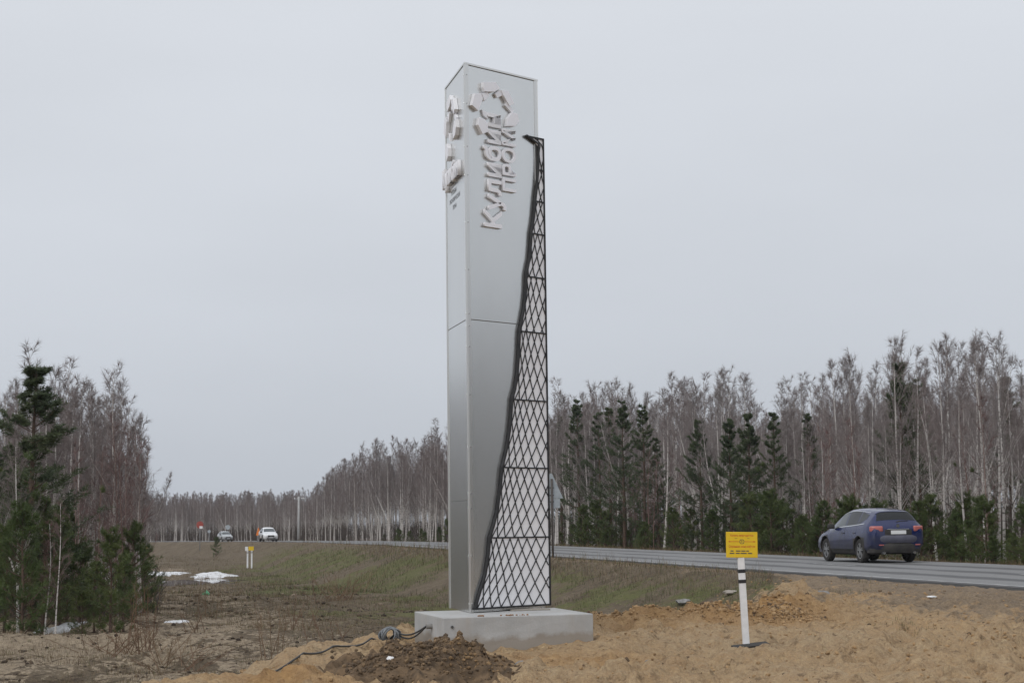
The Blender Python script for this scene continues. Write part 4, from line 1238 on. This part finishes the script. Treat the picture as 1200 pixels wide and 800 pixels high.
# grove on the left
for col, y, top, lab in ((40, 45.0, 430, 'tallest dark pine in the grove beside the ditch'), (-22, 47.0, 500, 'broad dark pine at the outer end of the ditch-side grove'), (12, 58.0, 520, 'half-hidden dark pine behind the tallest grove pine')):
    x = (col - 600) / 1950 * y; H = EYE + (621 - top) / 1950 * y - gz(x, y)
    make_tree('pine_tree', PINE[(int(y) + 1) % 3], x, y, H / 8.5, col * .1 + 2, lab, 'pine', None, M['pine_bark'], M['needle_far'], sxy=H / 8.5 * 1.32)
for i, (col, y, top) in enumerate([(8, 42, 618), (28, 40.5, 600), (52, 44, 590), (72, 46, 618), (95, 46, 640), (112, 43.5, 660), (131, 41.5, 628), (146, 43.5, 655), (156, 47.5, 618), (98, 41.5, 690), (80, 50, 600), (-15, 41, 610), (30, 52, 560), (170, 54, 640)]):
    x = (col - 600) / 1950 * y; H = max(.7, EYE + (621 - top) / 1950 * y - gz(x, y))
    make_tree('young_pine', YOUNG[(i * 2) % 5], x, y, H / 2.4, i * 1.7, 'bushy green young pine at the foot of the ditch-side grove', 'young pine', 'young pines of the grove', M['pine_bark'], M['needle'], sxy=H / 2.4 * (.85 if H > 2.4 else 1.0))
x, y = -32.6, 183.0
make_tree('young_pine', YOUNG[1], x, y, .85, 0, 'dark bushy young pine on the road bank near the grey car', 'young pine', None, M['pine_bark'], M['needle'])

# far wood: reads as one mass; the same birches scattered on points
SRC = bpy.data.collections.new('wood_source')
def joined(pair, ma, mb):
    ms = []
    A_ = [bounds(m_) for m_ in pair]; off = 0; T_ = []; mi = []
    for k, m_ in enumerate(pair):
        t_ = np.empty(len(m_.loops), np.int32); m_.loops.foreach_get('vertex_index', t_); T_.append(t_.reshape(-1, 3) + off); off += len(m_.vertices); mi.append(np.full(len(t_) // 3, k, np.int32))
    me = np_mesh('wood_tree', np.concatenate(A_), np.concatenate(T_)); me.materials.append(ma); me.materials.append(mb)
    me.polygons.foreach_set('material_index', np.concatenate(mi)); return me
for i, pr in enumerate(BIRCH):
    SRC.objects.link(bpy.data.objects.new('source_%02d' % i, joined(pr, M['birch'], M['twig'])))
def scatter_tree():
    ng = bpy.data.node_groups.new('scatter_wood', 'GeometryNodeTree')
    ng.interface.new_socket('Geometry', in_out='INPUT', socket_type='NodeSocketGeometry'); ng.interface.new_socket('Geometry', in_out='OUTPUT', socket_type='NodeSocketGeometry')
    N = ng.nodes.new; gi = N('NodeGroupInput'); go = N('NodeGroupOutput'); mp_ = N('GeometryNodeMeshToPoints'); ci = N('GeometryNodeCollectionInfo'); ip = N('GeometryNodeInstanceOnPoints')
    ci.inputs['Collection'].default_value = SRC; ci.inputs['Separate Children'].default_value = True; ci.inputs['Reset Children'].default_value = True
    ip.inputs['Pick Instance'].default_value = True
    def attr(nm, ty):
        a_ = N('GeometryNodeInputNamedAttribute'); a_.data_type = ty; a_.inputs['Name'].default_value = nm; return a_.outputs['Attribute']
    cx = N('ShaderNodeCombineXYZ'); L = ng.links.new
    L(gi.outputs[0], mp_.inputs[0]); L(mp_.outputs[0], ip.inputs['Points']); L(ci.outputs[0], ip.inputs['Instance'])
    L(attr('idx', 'INT'), ip.inputs['Instance Index']); L(attr('rot', 'FLOAT'), cx.inputs['Z']); L(cx.outputs[0], ip.inputs['Rotation']); L(attr('sc', 'FLOAT'), ip.inputs['Scale'])
    L(ip.outputs[0], go.inputs[0]); return ng
NGW = scatter_tree()
def wood_mass(name, pts, label):
    P_ = np.array([(x, y, 0) for x, y, H in pts], float); k = len(P_); P_[:, 2] = np.where(P_[:, 1] > 0, ground_z(P_[:, 0], P_[:, 1]), -.4)
    me = bpy.data.meshes.new(name); me.vertices.add(k); me.vertices.foreach_set('co', P_.astype(np.float32).ravel())
    rr_ = np.random.default_rng(len(name) + k)
    for nm, ty, v in (('sc', 'FLOAT', np.array([H / 10.0 for *_, H in pts], np.float32)), ('rot', 'FLOAT', rr_.uniform(0, 6.28, k).astype(np.float32)), ('idx', 'INT', rr_.integers(0, 9, k).astype(np.int32))):
        at = me.attributes.new(nm, ty, 'POINT'); at.data.foreach_set('value', v)
    me.update(); ob = link(name, me); md = ob.modifiers.new('scatter', 'NODES'); md.node_group = NGW
    tag(ob, label, 'forest', None, 'stuff'); return ob
far = []
for i in range(1150):
    a = rng.uniform(-.335, -.10); y = rng.uniform(258, 400)
    x = a * y
    if road_n(x, y) < N1 + 5 and road_n(x, y) > N0 - 9 : continue
    far.append((x, y, stand_height(x, y, .62, 1.05)))
wood_mass('far_wood', far, 'dense leafless wood closing the view where the road bends')
deep = []
while len(deep) < 520:
    q = rng.uniform(20, 250); n = rng.uniform(45, 110); x, y = road_xy(n, q)
    if abs(x / y) < .36: deep.append((float(x), float(y), float(np.clip(stand_height(x, y, .55, .84), 4, 14))))
wood_mass('deep_wood', deep, 'farthest dense trees showing between the roadside trunks')
def undergrowth(name, pts, hmax, label, seed):
    rng = np.random.default_rng(seed); G = Geo(); P0, P1 = [], []
    zz = ground_z(np.array([p[0] for p in pts]), np.array([p[1] for p in pts]))
    for (x, y), z in zip(pts, zz):
        for k in range(16):
            a = rng.uniform(0, 6.28); b = np.array([x + rng.normal(0, .5), y + rng.normal(0, .5), z - .05]); L = hmax * rng.uniform(.4, 1)
            e = b + np.array([math.cos(a) * .35, math.sin(a) * .35, 1]) * L; P0.append(b); P1.append(e)
            for j in range(3):
                c = b + (e - b) * rng.uniform(.2, .8); P0.append(c); P1.append(c + unit(np.array([rng.normal(0, .7), rng.normal(0, .7), 1])) * L * .4)
    G.cones(P0, P1, .018, (.105, .086, .076))
    o = link(name, G.mesh(name), None, M['grass']); tag(o, label, 'undergrowth', None, 'stuff')
up_ = []
while len(up_) < 850:
    q = rng.uniform(-40, 270); n = 29.5 + rng.exponential(11); x, y = road_xy(n, q)
    if (abs(x / max(y, 1)) < .35 or q < 35) and n < 75: up_.append((float(x), float(y)))  # brush beside the viewer is out of frame, added to darken the stele reflection
undergrowth('undergrowth', up_, 3.2, 'brown leafless undergrowth below the trees beyond the road', 31)
uf = []
for i in range(420):
    y = rng.uniform(258, 300); x = rng.uniform(-.335, -.10) * y
    n = float(road_n(x, y))
    if n < N1 + 4 and n > N0 - 6: continue
    uf.append((x, y))
undergrowth('far_undergrowth', uf, 3.6, 'brown brush at the foot of the far wood', 32)
ul_ = [((c - 600) / 1950 * y, y) for c, y in zip(rng.uniform(-20, 158, 150), rng.uniform(52, 85, 150))]
undergrowth('grove_undergrowth', ul_, 1.8, 'brown leafless brush inside the ditch-side grove', 33)
wood_mass('inner_wood', [(x, y, H) for x, y, H, n, q in rest + side[1::2]], 'dense mass of bare trees deeper inside the roadside forest')

# ------------------------------------------------------------------ grass, weeds, soil, small things
def scatter_grass():
    rng = np.random.default_rng(9); G = Geo()
    m = 430000
    y = 24 * np.exp(rng.random(m) * math.log(200 / 24)); x = rng.uniform(-.36, .36, m) * y
    n = road_n(x, y); s = edge_sd(x, y)
    d = vnoise(x * .9, y * .9) * .6 + vnoise(x * .22 + 50, y * .22) * .7
    keep = (s < -.9) & (n < N0 - .5) & (d > .52) & (rng.random(m) < .75)
    keep |= (n > N1 + .8) & (n < 34) & (rng.random(m) < .8)
    keep |= (s >= -.9) & (n > 10.5) & (n < N0 - .4) & (d > .80) & (rng.random(m) < .5)
    keep |= (s < -.3) & (n > 13.2) & (n < N0 - .35) & (y < 110) & (rng.random(m) < .85)
    x, y, n = x[keep], y[keep], n[keep]; m = len(x)
    z = ground_z(x, y); sc = np.clip(y / 45, .8, 1.7)
    L = rng.uniform(.05, .15, m) * sc; L = np.where(vnoise(x * 2.3, y * 2.3) > .72, L * 1.9, L); L = np.where((n > 13.4) & (n < 15.7) & (rng.random(m) < .3), L * 1.9, L); wd = .007 * np.clip(y / 45, .9, 2.2)
    a = rng.uniform(0, 6.28, m); tl = rng.uniform(.3, 1.3, m)
    dx, dy = np.cos(a), np.sin(a); P = np.stack([x, y, z - .01], 1)
    S = np.stack([-dy, dx, np.zeros(m)], 1) * wd[:, None] / 2
    mid = P + np.stack([dx * tl * .25, dy * tl * .25, np.full(m, .62)], 1) * L[:, None]
    tip = P + np.stack([dx * tl * .8, dy * tl * .8, np.full(m, .95) - tl * .35], 1) * L[:, None]
    V = np.stack([P - S, P + S, mid + S * .7, mid - S * .7, tip], 1).reshape(-1, 3)
    o = np.arange(m)[:, None] * 5
    T = np.concatenate([o + np.array([[0, 1, 2]]), o + np.array([[0, 2, 3]]), o + np.array([[3, 2, 4]])])
    straw = np.array([.22, .17, .105]); green = np.array([.085, .10, .038]); brown = np.array([.115, .080, .055])
    gk = sstep(5, 10, n + 7 * fbm(x, y, 9, 3)) * (n < 16) * (y < 130); r = rng.random(m)
    pg = (.12 + .55 * gk) * np.where((n > 13.6) & (n < 16), .35, 1)
    C_ = np.where((r < pg)[:, None], green, np.where((r < pg + .38)[:, None], brown, straw)) * rng.uniform(.75, 1.15, (m, 1))
    G.add(V, T); me = G.mesh('dry_grass')
    C_ = np.repeat(C_, 5, 0); at = me.attributes.new('tint', 'FLOAT_COLOR', 'POINT')
    at.data.foreach_set('color', np.concatenate([C_, np.ones((len(C_), 1))], 1).astype(np.float32).ravel())
    o = link('dry_grass', me, None, M['grass']); tag(o, 'matted dry and green grass on the road bank and ditch', 'grass', None, 'stuff')
scatter_grass()

def weed(name, x, y, h, stems, spread, label, group=None, seed=0):
    rng = np.random.default_rng(seed); st, tw = Geo(), Geo()
    for i in range(stems):
        a = rng.uniform(0, 6.28); L = h * rng.uniform(.55, 1.05); o = np.array([rng.normal(0, spread * .3), rng.normal(0, spread * .3), -.05])
        d = np.array([math.cos(a) * spread * rng.uniform(.3, 1), math.sin(a) * spread * rng.uniform(.3, 1), L])
        k = 5; u = np.linspace(0, 1, k)[:, None]; p = o + d * u + rng.normal(0, .02, (k, 3)) * u * h
        st.tube(p, np.linspace(.009, .003, k), 4)
        P0, P1 = [], []
        for j in range(16):
            b = along(p, rng.uniform(.25, 1)); P0.append(b); P1.append(b + unit(d / L + rng.normal(0, .7, 3)) * rng.uniform(.08, .3) * h)
        st.cones(P0, P1, .0042)
    r = empty(name, (x, y, gz(x, y))); tag(r, label, 'weed' if 'weed' in name else 'shrub', group)
    so = link('stalks', st.mesh('stalks'), r, M['weed']); so['kind'] = 'stuff'
for i, (col, row, h, stems, sp) in enumerate([(160, 775, 1.5, 9, .7), (172, 772, 1.9, 4, .3), (190, 780, .6, 16, 1.0), (148, 778, .6, 14, .9), (311, 770, 1.3, 7, .5), (240, 720, 1.3, 3, .3), (252, 722, 1.0, 4, .4), (120, 762, .5, 10, .8),
                                              (385, 752, .9, 6, .7), (228, 738, .7, 7, .5), (345, 740, .8, 6, .6), (205, 785, .5, 12, .9)]):
    hor = 613 - .0131 * (col - 600); y = 2.67 * 1950 / (row - hor); x = (col - 600) / 1950 * y
    weed('dry_weed', x, y, h, stems, sp, 'dry leafless brown weed standing in the muddy ditch', 'dry weeds in the ditch', 50 + i)
for i, (col, y, h) in enumerate([(398, 62, 1.3), (385, 60, 1.0)]):
    weed('shrub', (col - 600) / 1950 * y, y, h, 22, 1.3, 'low leafless brown shrub at the foot of the grassy bank', 'shrubs at the foot of the bank', 90 + i)

def lump(rng, r, flat=.75, sub=1):
    bm = bmesh.new(); bmesh.ops.create_icosphere(bm, subdivisions=sub, radius=1.0)
    s = [rng.uniform(.7, 1.3) for _ in range(3)]
    for v in bm.verts:
        k = rng.uniform(.72, 1.18); v.co = Vector((v.co.x * s[0] * k, v.co.y * s[1] * k, v.co.z * s[2] * flat * k)) * r
    return bm
LUMPS = []
_r = random.Random(3)
for i in range(8):
    bm = lump(_r, 1.0); bmesh.ops.triangulate(bm, faces=bm.faces); bm.verts.index_update()
    LUMPS.append((np.array([v.co[:] for v in bm.verts]), np.array([[v.index for v in f.verts] for f in bm.faces]))); bm.free()
def lumps_geo(P, R_, cols):
    G = Geo()
    for i, (p, r) in enumerate(zip(P, R_)):
        V, T = LUMPS[i % 8]; a = i * 1.3; c, s = math.cos(a), math.sin(a)
        G.add(np.stack([V[:, 0] * c - V[:, 1] * s, V[:, 0] * s + V[:, 1] * c, V[:, 2]], 1) * r + p, T, cols[i])
    return G
# heap of dark soil
HX, HY = -1.08, 18.95
def heap_z(x, y):
    u = (x - HX) / .86; v = (y - HY) / 1.25
    b = .34 * np.exp(-(np.abs(u) ** 2.4 + np.abs(v) ** 2.2) * 1.25) + .12 * np.exp(-(((x + .55) / .3) ** 2 + ((y - 19.3) / .45) ** 2))
    return b * (1 + .9 * fbm(x, y, .5, 4, .6)) + .05 * fbm(x, y, .12, 3, .7) - .035
xs = np.linspace(HX - 1.75, HX + 1.75, 130); ys = np.linspace(HY - 2.0, HY + 1.9, 150)
X, Y = np.meshgrid(xs, ys)
Z = ground_z(X, Y) + heap_z(X, Y); k = len(xs)
border = np.minimum.reduce([X - xs[0], xs[-1] - X, Y - ys[0], ys[-1] - Y]); Z -= .12 * (1 - sstep(0, .5, border))
i = np.arange(len(ys) - 1)[:, None] * k; j = np.arange(k - 1)[None, :]
T = np.stack([(i + j).ravel(), (i + j + 1).ravel(), (i + j + 1 + k).ravel(), (i + j + k).ravel()], 1)
heap = link('soil_heap', np_mesh('soil_heap', np.stack([X.ravel(), Y.ravel(), Z.ravel()], 1), T, True), None, M['soil'])
tag(heap, 'heap of dark crumbly soil dumped against the concrete plinth', 'soil heap')
r_ = np.random.default_rng(4); m = 5200
px_ = HX + r_.normal(0, .50, m); py_ = HY + r_.normal(0, .72, m); hz = heap_z(px_, py_); ok = hz > .0
ok |= r_.random(m) < .12
px_, py_ = px_[ok], py_[ok]; rad = .008 + .030 * r_.random(len(px_)) ** 3.5
pz_ = ground_z(px_, py_) + np.maximum(heap_z(px_, py_), -.005) + rad * .25
shade = r_.random((len(px_), 1)); cols = (1 - shade) * np.array([[.095, .069, .048]]) + shade ** 1.5 * np.array([[.22, .15, .088]]) + np.where((px_ > -.75) & (r_.random(len(px_)) < .35), .05, 0)[:, None] * np.array([[1.6, .9, .3]])
cl = link('clods', lumps_geo(np.stack([px_, py_, pz_], 1), rad, cols).mesh('clods'), heap, M['crumb']); cl['kind'] = 'stuff'
# crumbs and small lumps over the sand
m = 26000
yy = r_.uniform(16.5, 40, m); xx = r_.uniform(-.34, .34, m) * yy
yy[:5000] = 26.3 + r_.normal(0, .55, 5000); xx[:5000] = r_.uniform(1.2, 5.0, 5000)
ok = (edge_sd(xx, yy) > -1.6) & (road_n(xx, yy) < 15.6) & (vnoise(xx * 1.1, yy * 1.1) + .35 * r_.random(m) > .62)
bx_, by_ = (xx - blk_o.x), (yy - blk_o.y); lu = bx_ * math.cos(blk_rz) + by_ * math.sin(blk_rz); lv = -bx_ * math.sin(blk_rz) + by_ * math.cos(blk_rz)
fr_ = berm_line(xx, yy, BERM, .6) / .34; ok |= (fr_ > .25) & (r_.random(m) < .9)
ok &= ~((lu > -.05) & (lu < 2.05) & (lv > -.05) & (lv < 1.77))
xx, yy = xx[ok], yy[ok]; rad = .006 + .030 * r_.random(len(xx)) ** 6 + .03 * np.clip(berm_line(xx, yy, BERM, .6) / .34, 0, 1) * r_.random(len(xx)) ** 2.5
base = np.where((r_.random(len(xx)) < .13)[:, None], np.array([[.15, .105, .07]]), np.array([[.36, .24, .13]])) * r_.uniform(.7, 1.15, (len(xx), 1))
o = link('sand_crumbs', lumps_geo(np.stack([xx, yy, ground_z(xx, yy) + rad * .2], 1), rad, base).mesh('sand_crumbs'), None, M['crumb'])
tag(o, 'loose crumbs and small lumps strewn over the orange sand', 'crumbs', None, 'stuff')

# debris on the ditch floor
m = 9000
yy = 24 * np.exp(r_.random(m) * math.log(95 / 24)); xx = r_.uniform(-.34, .06, m) * yy
ok = (edge_sd(xx, yy) < -1.0) & (road_n(xx, yy) < 9) & (vnoise(xx * .7 + 3, yy * .7) + .3 * r_.random(m) > .62)
xx, yy = xx[ok], yy[ok]; rad = (.012 + .06 * r_.random(len(xx)) ** 3.0) * np.clip(yy / 40, .8, 1.6)
base = np.where((r_.random(len(xx)) < .45)[:, None], np.array([[.055, .042, .032]]), np.where((r_.random(len(xx)) < .5)[:, None], np.array([[.13, .095, .065]]), np.array([[.24, .19, .14]]))) * r_.uniform(.7, 1.15, (len(xx), 1))
G = lumps_geo(np.stack([xx, yy, ground_z(xx, yy) + rad * .1], 1), rad, base)
k = 1500; jx = r_.integers(0, len(xx), k); P0 = np.stack([xx[jx], yy[jx], ground_z(xx[jx], yy[jx]) + .02], 1) + r_.normal(0, .3, (k, 3)) * [1, 1, 0]
P0[:, 2] = ground_z(P0[:, 0], P0[:, 1]) + .01; a_ = r_.uniform(0, 6.28, k); L_ = r_.uniform(.2, .9, k)
P1 = P0 + np.stack([np.cos(a_) * L_, np.sin(a_) * L_, r_.uniform(.0, .25, k) * L_], 1); G.cones(P0, P1, .009, (.09, .07, .055))
o = link('ditch_debris', G.mesh('ditch_debris'), None, M['crumb']); tag(o, 'dark clods, dead stalks and litter of the muddy ditch floor', 'debris', None, 'stuff')

def rock(name, x, y, r, label, m, flat=.7, cat='stone', sub=2, seed=1):
    bm = lump(random.Random(seed), r, flat, sub); bmesh.ops.subdivide_edges(bm, edges=list(bm.edges), cuts=1, smooth=.6, use_grid_fill=True); me = bm_mesh(name, bm, True, 50); o = link(name, me, None, m)
    o.location = (x, y, gz(x, y) + (max(0, float(heap_z(np.array(x), np.array(y)))) if abs(x - HX) < 1.5 and abs(y - HY) < 1.8 else 0) + r * flat * .35)
    return tag(o, label, cat)
rock('stone', 1.58, 19.9, .055, 'small round grey stone alone on the sand before the marker post', M['stone'], .85, seed=2)
rock('stone', .06, 19.6, .10, 'flat grey stone at the toe of the dark soil heap', M['stone'], .6, seed=3)
rock('stone', 5.55, 30.4, .20, 'pale grey stone on the sand between road and marker post', M['stone'], .45, seed=4)
rock('concrete_lump', 4.1, 41.0, .20, 'grey lump of concrete lying on the grassy bank', M['stone'], .35, 'concrete lump', seed=5)
rock('concrete_lump', 4.95, 38.5, .16, 'grey flat concrete lump lower on the bank by the sand', M['concrete'], .3, 'concrete lump', seed=6)
rock('white_scrap', -1.36, 18.35, .065, 'white plastic scrap on the edge of the dark soil heap', M['litter'], .6, 'litter', seed=7)
rock('white_scrap', -.50, 20.15, .03, 'tiny white scrap on top of the soil heap', M['litter'], .6, 'litter', seed=8)
rock('paper_scrap', 5.95, 36.8, .13, 'flat pale scrap lying on the gravel shoulder', M['litter'], .12, 'litter', seed=9)
rock('paper_scrap', 7.3, 29.5, .09, 'pinkish white scrap on the gravel beside the road', M['litter'], .15, 'litter', seed=10)
rock('green_bag', -13.6, 74.0, .17, 'crumpled green plastic bag in the ditch', M['green_bag'], 1.3, 'litter', seed=11)

# ------------------------------------------------------------------ cable
def gpt(x, y, dz=.02): return (x, y, gz(x, y) + dz)
G = Geo()
pts = [gpt(*p) for p in [(-3.2, 17.9), (-2.95, 18.6), (-2.62, 19.5), (-2.42, 20.4), (-2.25, 21.2), (-2.0, 22.0), (-1.78, 22.8), (-1.66, 23.05)]]
P = np.array(pts); t = np.linspace(0, len(P) - 1, 40); PP = np.stack([np.interp(t, np.arange(len(P)), P[:, c]) for c in range(3)], 1)
PP[:, 2] = ground_z(PP[:, 0], PP[:, 1]) + .03
for _k in range(3):
    PP[1:-1, :2] = (PP[:-2, :2] + PP[2:, :2] + PP[1:-1, :2]) / 3
PP[:, 2] = ground_z(PP[:, 0], PP[:, 1]) + .025
for _k in range(6):
    PP[1:-1, 2] = np.maximum(PP[1:-1, 2], (PP[:-2, 2] + PP[2:, 2]) / 2 - .002)
G.tube(PP, .013, 6)
for dx in (0, .05):
    e = blk_o + Matrix.Rotation(blk_rz, 3, 'Z') @ Vector((-.08, .62, .31))
    a = np.array(gpt(-1.66, 23.05, .06)); b = np.array(e)
    u = np.linspace(0, 1, 12)[:, None]; G.tube(a + (b - a) * u - np.array([[0, 0, .07 + dx]]) * np.sin(u * math.pi), .012, 6)
cab = link('grey_cable', G.mesh('grey_cable', True), None, M['thin_cable']); tag(cab, 'dark cable running over the sand into the concrete plinth', 'cable')
G = Geo(); rr = random.Random(8)
for i in range(15):
    th = np.linspace(0, 6.2832, 30); R1, R2 = .135 + rr.uniform(-.02, .02), .100 + rr.uniform(-.012, .012)
    ring = np.stack([R1 * np.cos(th), .02 * np.sin(th * 2 + i), R2 * np.sin(th)], 1)
    tw = RAD(-62 + i * 8.5 + rr.uniform(-4, 4))
    ring = ring @ np.array([[math.cos(tw), math.sin(tw), 0], [-math.sin(tw), math.cos(tw), 0], [0, 0, 1]])
    tx = RAD(rr.uniform(-14, 14)); ring = ring @ np.array([[1, 0, 0], [0, math.cos(tx), math.sin(tx)], [0, -math.sin(tx), math.cos(tx)]])
    G.tube(ring, .0125, 5, caps=False)
co = link('cable_coil', G.mesh('cable_coil', True), None, M['cable']); co.location = (-1.71, 22.9, gz(-1.71, 22.9) + .095); co.rotation_euler = (0, 0, RAD(10))
tag(co, 'grey coil of cable lying on the sand beside the plinth', 'cable coil')

# ------------------------------------------------------------------ puddle and old snow
def blob(name, cx, cy, rx, ry, seed, n=48):
    rng = np.random.default_rng(seed); a = np.linspace(0, 2 * math.pi, n, endpoint=False)
    k = 1 + .35 * np.sin(a * 2 + rng.uniform(0, 6)) * .5 + .25 * np.sin(a * 3 + rng.uniform(0, 6)) * .6 + .16 * np.sin(a * 7 + rng.uniform(0, 6)) + rng.normal(0, .05, n)
    return cx + rx * k * np.cos(a), cy + ry * k * np.sin(a)
bx, by = blob('puddle', PUD[0], PUD[1] - .5, 3.6, 8.0, 3)
WL = gz(PUD[0], PUD[1]) + .27
pud = link('puddle', np_mesh('puddle', np.stack([np.append(bx, PUD[0]), np.append(by, PUD[1]), np.full(len(bx) + 1, WL)], 1), [(i, (i + 1) % len(bx), len(bx)) for i in range(len(bx))]), None, M['water'])
tag(pud, kind='structure')
def snow(cx, cy, rx, ry, h, label, seed, group=None):
    bx, by = blob('s', 0, 0, rx, ry, seed, 60); V = []; T = []; rings = (1.0, .93, .75, .5, .25, 0)
    rng = np.random.default_rng(seed)
    for f in rings:
        x, y = cx + bx * f, cy + by * f
        z = np.maximum(ground_z(x, y), WL - .02 if abs(cx - PUD[0]) < 9 else -9) + h * (1 - f ** 4) * (1 + .5 * fbm(x, y, .8, 3)) - .02 * (f == 1)
        V.append(np.stack([x, y, z], 1))
    V = np.concatenate(V); k = 60
    for r in range(len(rings) - 1):
        for i in range(k): T.append((r * k + i, r * k + (i + 1) % k, (r + 1) * k + (i + 1) % k, (r + 1) * k + i))
    o = link('snow_patch', np_mesh('snow_patch', V, T, True), None, M['snow']); tag(o, label, 'snow', group)
snow(-25.2, 121.0, 1.7, 4.5, .16, 'old white snow bank behind the puddle, nearer the pines', 5)
snow(-21.0, 116.5, 1.5, 3.2, .14, 'broken old snow bank behind the puddle, nearer the road', 6)
snow(-19.2, 107.0, .35, 1.0, .10, 'small lump of old snow at the puddle rim', 7)
snow(-9.5, 47.2, .30, .6, .05, 'small old snow patch on the ditch floor before the puddle', 8)
for i, (c, y) in enumerate(((62, 45.5), (76, 45.2), (90, 46.2))):
    snow((c - 600) / 1950 * y, y, .30, .8, .07, 'remnant of old snow under the young pines', 9 + i, 'snow remnants under the pines')

# ------------------------------------------------------------------ damp spring air
bm = bmesh.new(); box_bm(bm, -4800, 4800, -4800, 4800, -12, 15)
hz_o = link('haze', bm_mesh('haze', bm)); tag(hz_o, 'thin damp air over the whole place', 'haze', None, 'stuff')
hm = bpy.data.materials.new('haze'); hm.use_nodes = True; hn = hm.node_tree; hn.nodes.clear()
ho = hn.nodes.new('ShaderNodeOutputMaterial'); hv = hn.nodes.new('ShaderNodeVolumePrincipled')
hv.inputs['Color'].default_value = (.86, .90, .96, 1); hv.inputs['Density'].default_value = .00016; hv.inputs['Anisotropy'].default_value = .2
hn.links.new(hv.outputs[0], ho.inputs['Volume']); hz_o.data.materials.append(hm)
